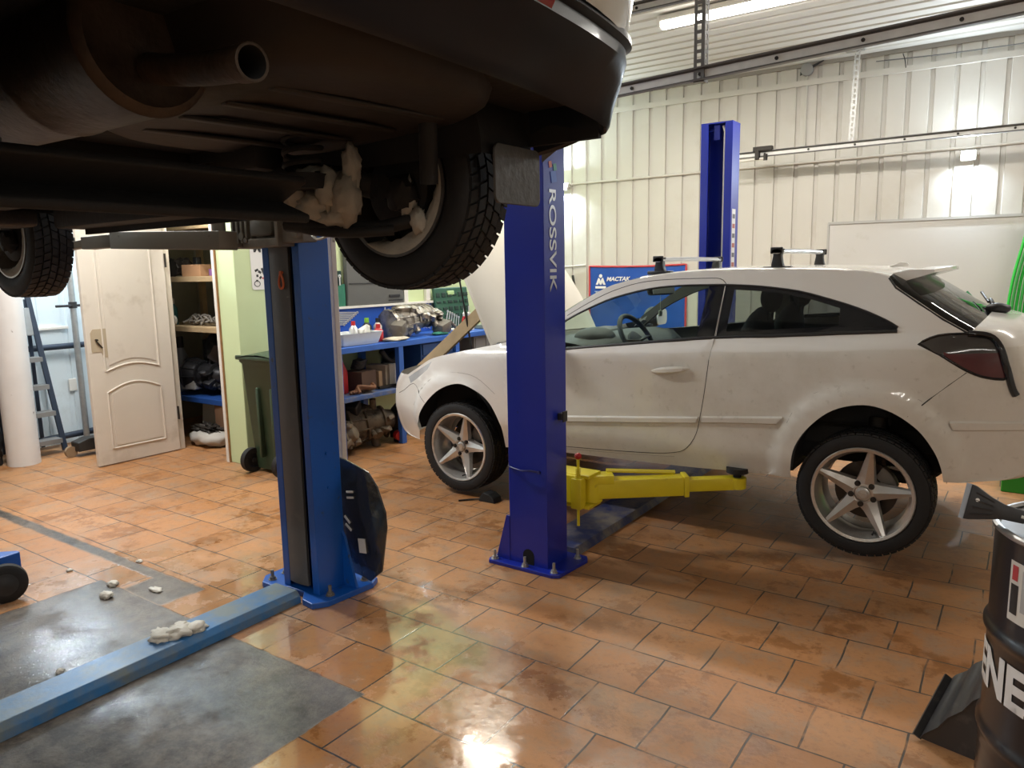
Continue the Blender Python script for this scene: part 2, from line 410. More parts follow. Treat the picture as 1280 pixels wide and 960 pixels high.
# back wall: upper ledge rail, conduit, edge angle, smooth sheet by the door
bm = B()
beam(bm, wp(sx_at(-6), .012+.02, 3.395), wp(sx_at(3.3), .032, 3.395), .03, .055)
struct('trim_4', bm, M_panel)
bm = B(); beam(bm, wp(sx_at(-6), .02, ZC-.015), wp(sx_at(3.3), .02, ZC-.015), .05, .04)
struct('trim_5', bm, pm('dark_edge', (.30, .28, .25), .6))
bm = B(); box(bm, wp(sx_at(.45), .028, .99), (4.42, .012, 1.97), rotm(0, 0, ALPHA), .002)
struct('trim_6', bm, pm('white_sheet', (.60, .585, .56), .45, var=.05, scale=2, dark=(.42, .40, .34), dscale=2.2, dlo=.62, dhi=.8))
bm = B(); beam(bm, wp(sx_at(-1.77), .036, 1.985), wp(sx_at(2.7), .036, 1.985), .02, .025); beam(bm, wp(sx_at(-1.765), .036, 0), wp(sx_at(-1.765), .036, 1.985), .018, .018, (1, 0, 0))
struct('trim_7', bm, pm('grey_channel', (.45, .44, .42), .5))
# surface conduits
def conduit(name, pts, r, label, mat=M_panel, grp=None):
    bm = B(); tube(bm, pts, r*.8, 8); return tag(obj(name, bm, mat, None, 60), label, 'conduit', grp)
conduit('cable_conduit', [wp(sx_at(-5.2), .04, 2.6), wp(sx_at(-4.0), .04, 2.6), wp(sx_at(3.0), .04, 2.64)], .016, 'thin white cable conduit running level along the cream ribbed wall at lamp height')
conduit('cable_conduit', [wp(sx_at(-5.2), .04, 1.60), wp(sx_at(-4.9), .04, 1.60), wp(sx_at(-4.53), .04, 1.62)], .012, 'short white conduit just left of the blue banner')
conduit('cable_conduit', [wp(sx_at(-2.03), .035, 3.5), wp(sx_at(-2.03), .035, 2.72)], .012, 'vertical white cable dropping from the junction box under the ceiling')

# ------------------------------------------------------------------ lights
def area(name, loc, tgt, sx, sy, e, col, spread=180):
    l = bpy.data.lights.new(name, 'AREA'); l.shape = 'RECTANGLE'; l.size = sx; l.size_y = sy; l.energy = e; l.color = col; l.spread = math.radians(spread)
    o = bpy.data.objects.new(name, l); COL.objects.link(o); o.location = loc
    d = (Vector(tgt)-Vector(loc)).normalized(); o.rotation_euler = d.to_track_quat('-Z', 'Y').to_euler()
    o['label'] = name; return o
M_tube = pm('lit_tube', (1, 1, 1), .4, emit=(1, .97, .90), es=14)
M_led = pm('lit_led', (1, 1, 1), .4, emit=(.80, .91, 1), es=14)
WARM = (1, .945, .865)
def tube_lamp(x0, x1, y, z, label, e, col=WARM):
    t = thing('tube_lamp', label, 'ceiling lamp', ((x0+x1)/2, y, z), 'fluorescent tube lamps under the ceiling')
    bm = B(); box2(bm, x0, x1, y-.05, y+.05, z+.005, z+.05, .008); box2(bm, x0-.02, x0+.01, y-.055, y+.055, z-.04, z+.05, .008); box2(bm, x1-.01, x1+.02, y-.055, y+.055, z-.04, z+.05, .008)
    obj('housing', bm, M_white, t)
    bm = B(); lathe(bm, (x0+.012, y, z-.012), (1, 0, 0), [(0, .038), (x1-x0-.024, .038)], 14); obj('diffuser', bm, M_tube, t, 40)
    area('tube lamp light', ((x0+x1)/2, y, z-.06), ((x0+x1)/2, y, 0), x1-x0, .08, e, col)
    return t
tube_lamp(-2.62, -1.2, 5.95, ZC-.06, 'lit tube lamp on the ceiling above the white car, partly behind a strut', 54)
tube_lamp(-5.9, -4.5, 2.4, ZC-.06, 'tube lamp above the tiled floor in front of the white door', 94, (1, .965, .92))
tube_lamp(-4.6, -3.2, 5.6, ZC-.06, 'tube lamp above the nose of the white car and the bench', 54, (1, .915, .77))
tube_lamp(.6, 2.0, 5.9, ZC-.06, 'tube lamp at the door end of the white car bay', 40)
tube_lamp(1.3, 2.7, -.6, ZC-.06, 'added unseen fill tube lamp behind the viewer over the aisle to the right', 42)  # unseen lamp added as fill for the white car's near side
tube_lamp(-2.2, -.8, -2.2, ZC-.06, 'added unseen fill tube lamp behind the viewer over the front aisle', 46)  # second unseen fill lamp, added to brighten the bay from behind the camera
tube_lamp(-6.2, -5.7, 3.815, 2.36, 'small unseen tube lamp added to lighten the store room, above its doorway', 5)  # unseen lamp added so the store shelves don't go dark
def flood(X, z, label, e, p=None, ang=ALPHA):
    p = p or wp(sx_at(X), .09, z)
    t = thing('flood_lamp', label, 'flood lamp', p, 'wall flood lamps')
    R = rotm(math.radians(-28), 0, ang)
    bm = B(); box(bm, p, (.13, .03, .10), R, .006); obj('housing', bm, M_white, t)
    bm = B(); box(bm, p+R.to_3x3() @ Vector((0, -.018, 0)), (.11, .008, .08), R, .003); obj('lens', bm, M_led, t)
    R3 = rotm(0, 0, ang).to_3x3()
    bm = B(); tube(bm, [p+R3 @ Vector(q) for q in ((-.075, .01, 0), (-.08, .06, .01), (0, .075, .02), (.08, .06, .01), (.075, .01, 0))], .006); obj('bracket', bm, M_white, t)
    q = p+R.to_3x3() @ Vector((0, -.03, 0)); d = R.to_3x3() @ Vector((0, -1, 0))
    area('flood lamp light', q, q+d, .11, .08, e, (.76, .89, 1))
    # light that spills down the wall from the lamp's lower edge
    area('flood lamp spill', q+R3 @ Vector((0, -.02, -.045)), q+R3 @ Vector((0, .10, -.55)), .10, .03, e*.22, (.76, .89, 1), 130)
flood(-.58, 2.54, 'lit white flood lamp on the ribbed wall above the white car\'s tail', 28)
flood(-4.80, 2.57, 'lit white flood lamp on the wall just right of the lettered blue post', 38)
flood(0, 0, 'lit flood lamp high on the pale left wall above the ladder', 76, Vector((XL+.10, 3.05, 2.75)), PI/2)
w = bpy.data.worlds.new('world'); SC.world = w; w.use_nodes = True
w.node_tree.nodes['Background'].inputs[0].default_value = (.9, .95, 1, 1); w.node_tree.nodes['Background'].inputs[1].default_value = .03
SC.view_settings.exposure = .28
# ================================================================== two-post lifts
def cchannel(bm, x0, x1, yb, yo, z0, z1, t=.012, lip=.05):
    """C column: back at yb, open at yo, lips turned in"""
    s = 1 if yo > yb else -1
    poly = [(x0, yb), (x1, yb), (x1, yo), (x1-lip, yo), (x1-lip, yo-s*t), (x1-t, yo-s*t), (x1-t, yb+s*t), (x0+t, yb+s*t), (x0+t, yo-s*t), (x0+lip, yo-s*t), (x0+lip, yo), (x0, yo)]
    prism(bm, poly, (0, 0, z0), (1, 0, 0), (0, 1, 0), (0, 0, z1-z0), bev=.003)

# --- near post of the lift that carries the white car
t = thing('lift_post', 'royal blue lift post lettered down its side, bolted in front of the white car', 'car lift', (-2.105, 3.22, 0), 'posts of the royal blue lift')
PX0, PX1, PYB, PYO = -2.225, -1.985, 3.13, 3.33
bm = B(); cchannel(bm, PX0, PX1, PYB, PYO, .02, 2.70); box2(bm, PX0, PX1, PYB, PYO, 2.70, 2.708)
col = obj('column', bm, M_blue, t)
bm = B()
arch = [(-.035, 0), (.035, 0), (.035, .05)]+[(.035*cos(a*PI/8), .05+.035*sin(a*PI/8)) for a in range(1, 8)]+[(-.035, .05)]
prism(bm, arch, (-2.105, PYB-.0015, .021), (1, 0, 0), (0, 0, 1), (0, .004, 0)); obj('access_hole', bm, pm('dark_void', (.004, .004, .006), .9), col)
# lettering and its logo squares, reading downwards on the side
Mx = Matrix(((0, 0, 1, PX1+.0012), (1, 0, 0, 3.172), (0, 1, 0, 0), (0, 0, 0, 1)))
def side_M(z, y0=3.182): # text x runs down, text y runs to +Y
    return Matrix(((0, 0, 1, PX1+.0014), (0, 1, 0, y0), (-1, 0, 0, z), (0, 0, 0, 1)))
bm = B(); text_bm(bm, 'ROSSVIK', .088, side_M(1.975), .002, 1.50, bold=.001)
obj('lettering', bm, pm('silver_lettering', (.62, .63, .66), .35, .5), t, label='silver letters ROSSVIK reading down the post')
bm = B()
for y, z, w_, h_, mi in ((3.185, 2.085, .026, .03, 0), (3.228, 2.075, .03, .034, 1), (3.215, 2.028, .05, .055, 2)):
    box(bm, (PX1+.0012, y+.01, z), (.002, w_, h_), rotm(math.radians(12)), 0, mi)
obj('emblem', bm, [pm('emblem_orange', (.45, .09, .03), .4), pm('emblem_green', (.02, .2, .14), .4), pm('emblem_blue', (.012, .07, .42), .4)], t, label='small orange, green and blue squares')
bm = B()
prism(bm, [(-2.33, 3.075), (-1.93, 3.075), (-1.895, 3.10), (-1.875, 3.36), (-1.90, 3.40), (-2.31, 3.40), (-2.335, 3.37), (-2.345, 3.10)], (0, 0, 0), (1, 0, 0), (0, 1, 0), (0, 0, .02), bev=.003)
obj('base_plate', bm, M_blue, t)
bm = B(); prism(bm, [(-2.315, .02), (-2.225, .02), (-2.225, .27), (-2.245, .27)], (0, 3.128, 0), (1, 0, 0), (0, 0, 1), (0, .012, 0)); obj('gusset', bm, M_blue, t)
for (x_, y_) in ((-2.31, 3.105), (-2.11, 3.10), (-1.935, 3.11), (-1.93, 3.345)):
    bm = B(); bolt(bm, (x_, y_, .02), .0125, .042); obj('anchor_bolt', bm, M_galv, t, 40)
bm = B(); tube(bm, [(-2.215, 3.126, .545), (-2.17, 3.105, .545), (-2.12, 3.10, .54), (-2.07, 3.108, .548), (-2.035, 3.126, .54)], .004); tube(bm, [(-2.22, 3.126, .548), (-2.15, 3.11, .538), (-2.08, 3.105, .545), (-2.03, 3.126, .535)], .003); cyl(bm, (-2.03, 3.131, .538), (-2.03, 3.118, .538), .009, n=10)
obj('wire_handle', bm, pm('blue_wire', (.02, .03, .16), .4), t, 60)
bm = B(); box2(bm, PX1, PX1+.028, 3.24, 3.29, .80, .835, .004); box2(bm, PX1+.028, PX1+.034, 3.245, 3.285, .79, .845); obj('limit_switch', bm, M_black, t)
# carriage and swing arms
bm = B(); box2(bm, -2.195, -2.015, 3.17, 3.325, .27, .95, .004); obj('carriage', bm, M_yellow, t)
bm = B()
box2(bm, -2.24, -1.97, 3.40, 3.47, .30, .46, .006); box2(bm, -2.31, -1.90, 3.42, 3.56, .445, .465, .004); box2(bm, -2.31, -1.90, 3.42, 3.56, .275, .295, .004)
box2(bm, -2.31, -2.25, 3.42, 3.56, .295, .445, .004); box2(bm, -1.995, -1.95, 3.42, 3.50, .295, .445, .004)
obj('arm_bracket', bm, M_yellow, t)
def yarm(p0, p1, name='swing_arm'):
    p0 = Vector(p0); p1 = Vector(p1); d = (p1-p0); m = p0+d*.58; s = Vector((-d.y, d.x, 0)).normalized()
    bm = B()
    cyl(bm, p0+Vector((0, 0, -.07)), p0+Vector((0, 0, .075)), .055, n=20)
    beam(bm, p0, m+d*.04, .095, .105, bev=.006); beam(bm, m+d*.04, m+d*.075, .107, .118, bev=.004)
    # gusset rib along the top, thick at the pivot
    beam(bm, p0+Vector((0, 0, .055)), p0+d*.14+Vector((0, 0, .055)), .10, .05, bev=.004)
    tube(bm, [p0+d*.1+s*.045+Vector((0, 0, .085)), m+s*.045+Vector((0, 0, .06))], .012)
    a = obj(name, bm, M_yellow, t, 40)
    bm = B(); beam(bm, m, p1-d*.03, .07, .07, bev=.005); cyl(bm, p1+Vector((0, 0, -.03)), p1+Vector((0, 0, .03)), .05, n=18); obj('arm_extension', bm, M_yellow, a, 40)
    bm = B(); cyl(bm, p1+Vector((0, 0, .025)), p1+Vector((0, 0, .06)), .022, n=12); cyl(bm, p1+Vector((0, 0, .058)), p1+Vector((0, 0, .085)), .06, n=22); obj('pad', bm, M_rubber, a, 40)
yarm((-1.93, 3.52, .37), (-1.275, 3.985, .385)); yarm((-2.25, 3.50, .37), (-2.78, 4.02, .35))
bm = B()
box2(bm, -1.992, -1.928, 3.38, 3.44, .28, .45, .005); cyl(bm, (-1.96, 3.41, .18), (-1.96, 3.41, .56), .008); cyl(bm, (-1.96, 3.41, .43), (-1.96, 3.41, .455), .022, n=14)
for k in range(7):
    pass
tube(bm, [(-1.96+.014*cos(a*.7), 3.41+.014*sin(a*.7), .455+a*.0011) for a in range(50)], .0025, 5)
pn = obj('lock_pin', bm, M_yellow, t, 40)
bm = B(); blob(bm, (-1.96, 3.41, .572), (.02, .02, .02), amp=0, sub=2); obj('pin_knob', bm, M_red, pn, 180, label='red ball knob')

# --- far post, open side towards us
t2 = thing('lift_post', 'royal blue lift post standing beyond the white car, open channel facing us', 'car lift', (-2.16, 6.09, 0), 'posts of the royal blue lift')
bm = B(); cchannel(bm, -2.29, -2.03, 6.18, 6.0, .02, 2.70, .012, .062); box2(bm, -2.29, -2.03, 6.0, 6.18, 2.70, 2.71); obj('column', bm, M_blue, t2)
bm = B(); box2(bm, -2.35, -1.97, 5.93, 6.25, 0, .02, .004); obj('base_plate', bm, M_blue, t2)
bm = B(); box2(bm, -2.19, -2.14, 6.02, 6.06, 2.575, 2.69, .003); cyl(bm, (-2.25, 6.05, 2.655), (-2.19, 6.05, 2.655), .008); obj('top_stop', bm, M_blue, t2)
bm = B(); tube(bm, [(-2.115, 6.03, 2.68), (-2.10, 6.03, 2.64), (-2.105, 6.04, 2.5), (-2.108, 6.05, 1.2), (-2.11, 6.06, .4)], .011); obj('hose', bm, pm('pale_hose', (.62, .60, .56), .5), t2, 60)
bm = B(); box2(bm, -2.25, -2.07, 5.93, 6.14, .27, .95, .004); box2(bm, -2.33, -1.99, 5.80, 5.95, .29, .46, .006); obj('carriage', bm, M_yellow, t2)
for p1 in ((-1.30, 5.58, .385), (-2.75, 5.58, .35)):
    bm = B(); beam(bm, (-2.16+(.2 if p1[0] > -2 else -.2), 5.86, .37), p1, .09, .10, bev=.005); cyl(bm, (p1[0], p1[1], p1[2]-.03), (p1[0], p1[1], p1[2]+.03), .05); a = obj('swing_arm', bm, M_yellow, t2, 40)
    bm = B(); cyl(bm, (p1[0], p1[1], p1[2]+.03), (p1[0], p1[1], p1[2]+.08), .06, n=20); obj('pad', bm, M_rubber, a, 40)
# sticker with hazard pictures on the far post's side
bm = B()
box2(bm, -2.0297, -2.0285, 6.03, 6.11, 1.55, 2.03, 0, 0)
for k in range(6): box2(bm, -2.0286, -2.0279, 6.04, 6.10, 1.57+k*.077, 1.57+k*.077+.035, 0, 1 if k % 2 else 2)
obj('sticker', bm, [pm('sticker_white', (.7, .7, .68), .5), pm('sticker_grey', (.12, .12, .13), .5), pm('sticker_red', (.4, .12, .08), .5)], t2)
# --- floor cross beam
bm = B()
prism(bm, [(-2.25, 0), (-2.225, .045), (-1.985, .045), (-1.965, 0)], (0, 3.41, 0), (1, 0, 0), (0, 0, 1), (0, 2.51, 0), bev=.003)
tag(obj('floor_beam', bm, pm('worn_blue_plate', (.022, .035, .13), .5, var=.3, scale=6, dark=(.19, .17, .15), dscale=5, dlo=.42, dhi=.62)), 'low worn blue cover plate on the floor running beneath the white car', 'floor beam')

# --- left lift: blue column with black belt, carriage, steel arm
t = thing('lift_column', 'lighter blue lift column with black belt cover, standing by the lifted car', 'car lift', (-2.9, 2.37, 0))
bm = B(); cchannel(bm, -3.0, -2.738, 2.422, 2.245, .03, 2.72, .006, .046); box2(bm, -3.0, -2.738, 2.245, 2.422, 2.72, 2.73)
cyl(bm, (-2.7385, 2.34, .72), (-2.733, 2.34, .72), .008, n=10); cyl(bm, (-2.7385, 2.34, .55), (-2.733, 2.34, .55), .008, n=10)
obj('column', bm, M_lblue, t)
bm = B(); grid(bm, [[Vector((-2.953+.138*k/8, 2.247-.007*sin(PI*k/8), z)) for k in range(9)] for z in (.06, .3, 1.0, 1.74)]); grid(bm, [[Vector((-2.953+.138*k/8, 2.259, z)) for k in range(9)] for z in (.06, 1.74)], flip=True)
blt = obj('belt_cover', bm, pm('black_belt', (.075, .075, .078), .45, var=.2, scale=5, dark=(.12, .11, .10), dscale=8, dlo=.55, dhi=.75), t, 60)
bm = B(); pts = [(-2.855+.012*sin(a)*(1.25-.5*cos(a)), 2.232, 1.575-.034*cos(a+PI)-.03) for a in [2*PI*k/16 for k in range(16)]]
tube(bm, pts, .0055, 6, closed=True); cyl(bm, (-2.855, 2.243, 1.585), (-2.855, 2.228, 1.585), .007, n=8)
obj('cord_loop', bm, pm('orange_cord', (.55, .13, .05), .6), blt, 60, label='small orange cord loop')
bm = B(); prism(bm, [(-3.01, 2.20), (-2.95, 2.235), (-2.84, 2.235), (-2.78, 2.175), (-2.70, 2.165), (-2.655, 2.23), (-2.63, 2.50), (-2.66, 2.56), (-2.80, 2.60), (-3.12, 2.56), (-3.18, 2.48), (-3.175, 2.26), (-3.12, 2.20)], (0, 0, 0), (1, 0, 0), (0, 1, 0), (0, 0, .03), bev=.004)
obj('base_plate', bm, M_lblue, t)
bm = B(); prism(bm, [(-2.738, .03), (-2.65, .03), (-2.66, .06), (-2.72, .28), (-2.738, .31)], (0, 2.405, 0), (1, 0, 0), (0, 0, 1), (0, .014, 0)); prism(bm, [(-3.0, .03), (-3.08, .03), (-3.01, .25), (-3.0, .25)], (0, 2.405, 0), (1, 0, 0), (0, 0, 1), (0, .014, 0)); obj('gusset', bm, M_lblue, t)
for (x_, y_) in ((-3.11, 2.34), (-3.10, 2.25), (-2.70, 2.28), (-2.69, 2.50)):
    bm = B(); bolt(bm, (x_, y_, .03), .013, .04); obj('anchor_bolt', bm, M_dirty, t, 40)
# carriage
bm = B()
box2(bm, -3.13, -2.99, 2.19, 2.30, 1.70, 1.92, .006)
for k in range(4): box2(bm, -3.12+.034*k, -3.105+.034*k, 2.172, 2.192, 1.725, 1.92)
cyl(bm, (-3.04, 2.165, 1.755), (-3.04, 2.19, 1.755), .018, n=12); cyl(bm, (-3.01, 2.165, 1.735), (-3.01, 2.19, 1.735), .012, n=12)
box2(bm, -2.99, -2.765, 2.165, 2.243, 1.700, 1.742, .008); box2(bm, -2.99, -2.765, 2.20, 2.243, 1.842, 1.92, .006); box2(bm, -2.765, -2.62, 2.175, 2.26, 1.715, 1.92, .006); box2(bm, -2.775, -2.755, 2.15, 2.243, 1.70, 1.92, .004)
box2(bm, -2.66, -2.625, 2.15, 2.18, 1.735, 1.80, .004); box2(bm, -3.19, -3.06, 2.13, 2.20, 1.705, 1.725, .004)
box2(bm, -2.99, -2.765, 2.215, 2.243, 1.70, 1.92); box2(bm, -2.935, -2.80, 2.25, 2.41, 1.745, 1.92)
obj('carriage', bm, M_dirty, t)
bm = B(); prism(bm, rrect(.155, .075, .022), (-2.878, 2.155, 1.788), (1, 0, 0), (0, 0, 1), (0, .10, 0), bev=.006); obj('arm_pivot', bm, pm('greased_steel', (.085, .078, .066), .6, 0, var=.4, spec=.3), t, 30)
bm = B()
for dz, dy in ((0, 0), (-.035, .012)):
    tube(bm, smooth([(-2.64, 2.18+dy, 1.805+dz), (-2.57, 2.16+dy, 1.785+dz), (-2.51, 2.15+dy, 1.757+dz), (-2.45, 2.15+dy, 1.765+dz), (-2.395, 2.15+dy, 1.782+dz)], 4), .006)
tube(bm, [(-2.395, 2.155, 1.785), (-2.40, 2.155, 1.705)], .006)
obj('wire_guard', bm, M_steel, t, 60)
M_arm = pm('grey_arm_paint', (.20, .19, .17), .5, .2, var=.15, scale=6)
bm = B()
pa, pb, pc, pd = Vector((-2.925, 2.02, 1.728)), Vector((-3.73, 1.96, 1.757)), Vector((-3.98, 1.93, 1.752)), Vector((-4.16, 1.89, 1.735))
beam(bm, pa, pb, .10, .082, bev=.004); cyl(bm, (-2.99, 2.02, 1.66+.03), (-2.99, 2.02, 1.84), .03)
for q in (pa+(pb-pa)*.08, pa+(pb-pa)*.9): cyl(bm, q+Vector((0, -.052, .02)), q+Vector((0, -.045, .02)), .007, n=8)
ar = obj('swing_arm', bm, M_arm, t, 40)
bm = B(); beam(bm, pb+(pa-pb)*.02, pc, .075, .062, bev=.004); beam(bm, pc, pd, .06, .036, bev=.004); obj('arm_extension', bm, pm('brown_grey_steel', (.10, .085, .07), .5, .3, var=.3), ar, 40)
bm = B(); cyl(bm, pd+Vector((.03, 0, .0)), pd+Vector((.03, 0, .05)), .045, n=18); obj('pad', bm, M_rubber, ar, 40)
# floor beam towards the camera
bm = B()
prism(bm, [(-3.02, 0), (-2.995, .058), (-2.835, .058), (-2.812, .035), (-2.805, 0)], (0, 2.19, 0), (1, 0, 0), (0, 0, 1), (0, -3.1, 0), bev=.003)
fb = obj('floor_beam', bm, pm('worn_lift_blue', (.02, .13, .33), .42, var=.2, scale=5, dark=(.13, .16, .17), dscale=4, dlo=.42, dhi=.62, bump=.1))
tag(fb, 'worn blue lift beam lying across the wet floor from the column to the lower left', 'floor beam')
# ================================================================== wheels (shared)
def tyre_mesh(c, ax, R, r, w, blocks=54, studs=False):
    """tyre around centre c, axis ax pointing outboard; R outer radius, r rim radius, w width"""
    bm = B(); h = w/2; s = R-r
    prof = [(-h*.80, r), (-h*.95, r+s*.18), (-h, r+s*.5), (-h*.93, r+s*.82), (-h*.84, R-.010), (-h*.5, R-.007), (0, R-.0065), (h*.5, R-.007), (h*.84, R-.010), (h*.93, r+s*.82), (h, r+s*.5), (h*.95, r+s*.18), (h*.80, r), (h*.6, r-.004), (-h*.6, r-.004)]
    d = Vector(ax).normalized(); lathe(bm, c, d, prof+[prof[0]], 56, False)
    d, x, y = frame(ax); c = Vector(c)
    rows = [(-.74, .32), (-.37, .30), (0, .28), (.37, .30), (.74, .32)]
    for k in range(blocks):
        for i, (o, ww) in enumerate(rows):
            a = 2*PI*(k+(.5 if i % 2 else 0))/blocks; er = x*cos(a)+y*sin(a); et = d.cross(er)
            hw = PI*R/blocks*.82; t0 = (o-ww/2)*h; t1 = (o+ww/2)*h; sk = .35*hw*(1 if o >= 0 else -1)
            ro = R-(.003 if abs(o) > .7 else 0); ri = R-.012
            vs = []
            for rr in (ri, ro):
                for tt, uu in ((t0, -hw-sk), (t1, -hw+sk), (t1, hw+sk), (t0, hw-sk)): vs.append(bm.verts.new(c+d*tt+er*rr+et*uu))
            for q in ((7, 6, 5, 4), (0, 1, 5, 4), (1, 2, 6, 5), (2, 3, 7, 6), (3, 0, 4, 7)): bm.faces.new([vs[j] for j in q])
    bmesh.ops.recalc_face_normals(bm, faces=bm.faces)
    return bm
M_alloy = pm('alloy_silver', (.60, .58, .55), .32, .75, var=.12, scale=12, dark=(.33, .28, .22), dscale=6, dlo=.55, dhi=.75)
def star_wheel(parent, c, side, phase, R=.32):
    """five pointed-spoke alloy wheel; side = +1/-1, outboard direction along Y"""
    c = Vector(c); d = Vector((0, side, 0)); ex = Vector((1, 0, 0)); ez = Vector((0, 0, 1))
    ty = obj('tyre', tyre_mesh(c, d, R, .236, .215), M_rubber, parent, 35)
    bm = B()
    # barrel and lip
    lathe(bm, c, d, [(-.10, .20), (-.10, .235), (-.085, .228), (.03, .205), (.075, .222), (.10, .226), (.104, .240), (.098, .245), (.090, .238), (.06, .236), (-.08, .243), (-.10, .243)], 56, False)
    rim = obj('rim', bm, M_alloy, parent, 40)
    for k in range(5):
        a = phase+2*PI*k/5; er = ex*cos(a)+ez*sin(a); et = ez*cos(a)-ex*sin(a)
        bm = B(); st = []
        for rr, hw, top, th, edge in ((.050, .046, .068, .05, .056), (.085, .036, .070, .05, .056), (.13, .029, .078, .045, .066), (.18, .021, .087, .04, .078), (.222, .014, .096, .03, .090), (.236, .010, .100, .02, .097)):
            st.append([c+er*rr+et*(-hw*1.15)+d*(top-th), c+er*rr+et*(-hw)+d*edge, c+er*rr+d*top, c+er*rr+et*hw+d*edge, c+er*rr+et*(hw*1.15)+d*(top-th)])
        grid(bm, st, closed=True); vs = list(bm.verts)
        bm.faces.new([bm.verts[i] for i in range(0)] or vs[:5]); bm.faces.new(vs[-5:][::-1])
        bmesh.ops.recalc_face_normals(bm, faces=bm.faces)
        obj('spoke', bm, M_alloy, rim, 30)
    bm = B(); lathe(bm, c, d, [(-.02, .075), (.052, .072), (.060, .060), (.062, .042), (.050, .040)], 30, True); hub = obj('hub', bm, M_alloy, rim, 35)
    bm = B(); lathe(bm, c, d, [(.045, .034), (.069, .033), (.073, .027), (.074, .012)], 26)
    tube(bm, [c+d*.075+ex*(.021*cos(q))+ez*(.021*sin(q)) for q in [2*PI*i/20 for i in range(20)]], .0022, 5, closed=True)
    beam(bm, c+d*.076+ex*-.02+ez*.004, c+d*.076+ex*.02+ez*-.004, .003, .004)
    obj('centre_cap', bm, pm('cap_silver', (.5, .49, .47), .3, .7), rim, 35)
    for k in range(5):
        a = phase+PI/5+2*PI*k/5; q = c+ex*(.056*cos(a))+ez*(.056*sin(a))
        bm = B(); cyl(bm, q+d*.05, q+d*.066, .0145, n=14); cyl(bm, q+d*.066, q+d*.072, .010, n=6); obj('wheel_bolt', bm, M_darkmetal, rim, 40)
    q = c+ex*(.205*cos(phase-1.45))+ez*(.205*sin(phase-1.45)); bm = B(); cyl(bm, q+d*.05, q+d*.098, .005, n=8); obj('valve', bm, M_black, rim, 40)
    bm = B(); lathe(bm, c, d, [(-.045, .150), (-.022, .150), (-.022, .07), (.0, .07), (.0, .03)], 36); obj('brake_disc', bm, pm('brake_disc_steel', (.05, .042, .036), .4, .8, var=.3), parent, 40)
    bm = B(); a0 = .25
    pol = [(.155*cos(a0+i*.16), .155*sin(a0+i*.16)) for i in range(6)]+[(.09*cos(a0+i*.16), .09*sin(a0+i*.16)) for i in range(5, -1, -1)]
    prism(bm, pol, c-d*.055, ex, ez, d*.065, bev=.004); obj('brake_caliper', bm, M_dirty, parent, 40)

# ================================================================== the white three-door hatchback
YC = 4.805; RAX = -.635; FAX = -3.249
def sstep(a, b, v):
    t_ = min(1, max(0, (v-a)/(b-a))); return t_*t_*(3-2*t_)
def W(X, Z):
    w_ = .868; t_ = max(0, Z-1.10); w_ -= .150*(t_/.42)**1.35
    w_ -= .018*((Z-.85)/.35)**2 if Z < 1.1 else .0092
    if Z < .56: w_ -= .03*((.56-Z)/.12)
    if X > -.75: w_ -= .20*((X+.75)/.9)**2.2
    if X < -3.1: w_ -= .22*((-3.1-X)/.95)**2.2
    for ax, az, rr in ((RAX, .54, .435), (-3.30, .44, .42)):
        d_ = math.hypot(X-ax, Z-az); w_ += .024*(1-sstep(rr-.022, rr+.015, d_))
    # shoulder crease along the flank
    zc = 1.052+.058*(X+2.4)
    w_ -= .85*min(.062, max(0, Z-zc))*sstep(-3.9, -2.9, X)*(1-sstep(-.75, -.3, X)*.6)
    return w_
def S(X, Z, off=0): return Vector((X, YC-W(X, Z)-off, Z))
def Sf(X, Z, off=0): return Vector((X, YC+W(X, Z)+off, Z))

E_front = [(-3.775, .308), (-3.88, .314), (-3.965, .335), (-3.995, .385), (-3.99, .45), (-3.975, .53), (-3.96, .60), (-3.93, .675), (-3.875, .75), (-3.773, .824)]
E_hood = [(-3.773, .824), (-3.62, .895), (-3.449, .972), (-3.107, 1.049), (-2.84, 1.103), (-2.66, 1.142)]
E_ws = [(-2.66, 1.142), (-2.54, 1.225), (-2.419, 1.306), (-2.265, 1.403), (-2.121, 1.473), (-1.946, 1.514)]
E_roof = [(-1.946, 1.514), (-1.771, 1.537), (-1.60, 1.550), (-1.42, 1.558), (-1.22, 1.556), (-.987, 1.552), (-.789, 1.543), (-.674, 1.53), (-.591, 1.507)]
E_rw = [(-.591, 1.507), (-.548, 1.456), (-.443, 1.384), (-.336, 1.310), (-.228, 1.246)]
E_rear = [(-.228, 1.246), (-.14, 1.233), (-.097, 1.179), (-.047, 1.045), (-.01, .985), (.012, .90), (.024, .82), (.030, .72), (.024, .643), (-.02, .585), (-.10, .555), (-.278, .534)]
arch_r = [(-.285, .537), (-.300, .610), (-.334, .690), (-.406, .787), (-.519, .863), (-.643, .889), (-.781, .850), (-.890, .755), (-.960, .640), (-.981, .520), (-.982, .462)]
sill = [(-.982, .462), (-1.108, .456), (-1.35, .443), (-1.601, .430), (-2.036, .418), (-2.386, .410), (-2.70, .397), (-2.872, .385)]
arch_f = [(-2.872, .385), (-2.866, .48), (-2.874, .560), (-2.947, .690), (-3.057, .775), (-3.196, .812), (-3.376, .757), (-3.545, .636), (-3.665, .500), (-3.745, .37), (-3.775, .308)]
def sm(p, k=4): return smooth(p, k)
outline = []
for seg in (sm(E_front, 3), sm(E_hood, 4), sm(E_ws, 4), sm(E_roof, 4), sm(E_rw, 4), sm(E_rear, 3), sm(arch_r, 5), sm(sill, 2), sm(arch_f, 5)): outline += seg[:-1]
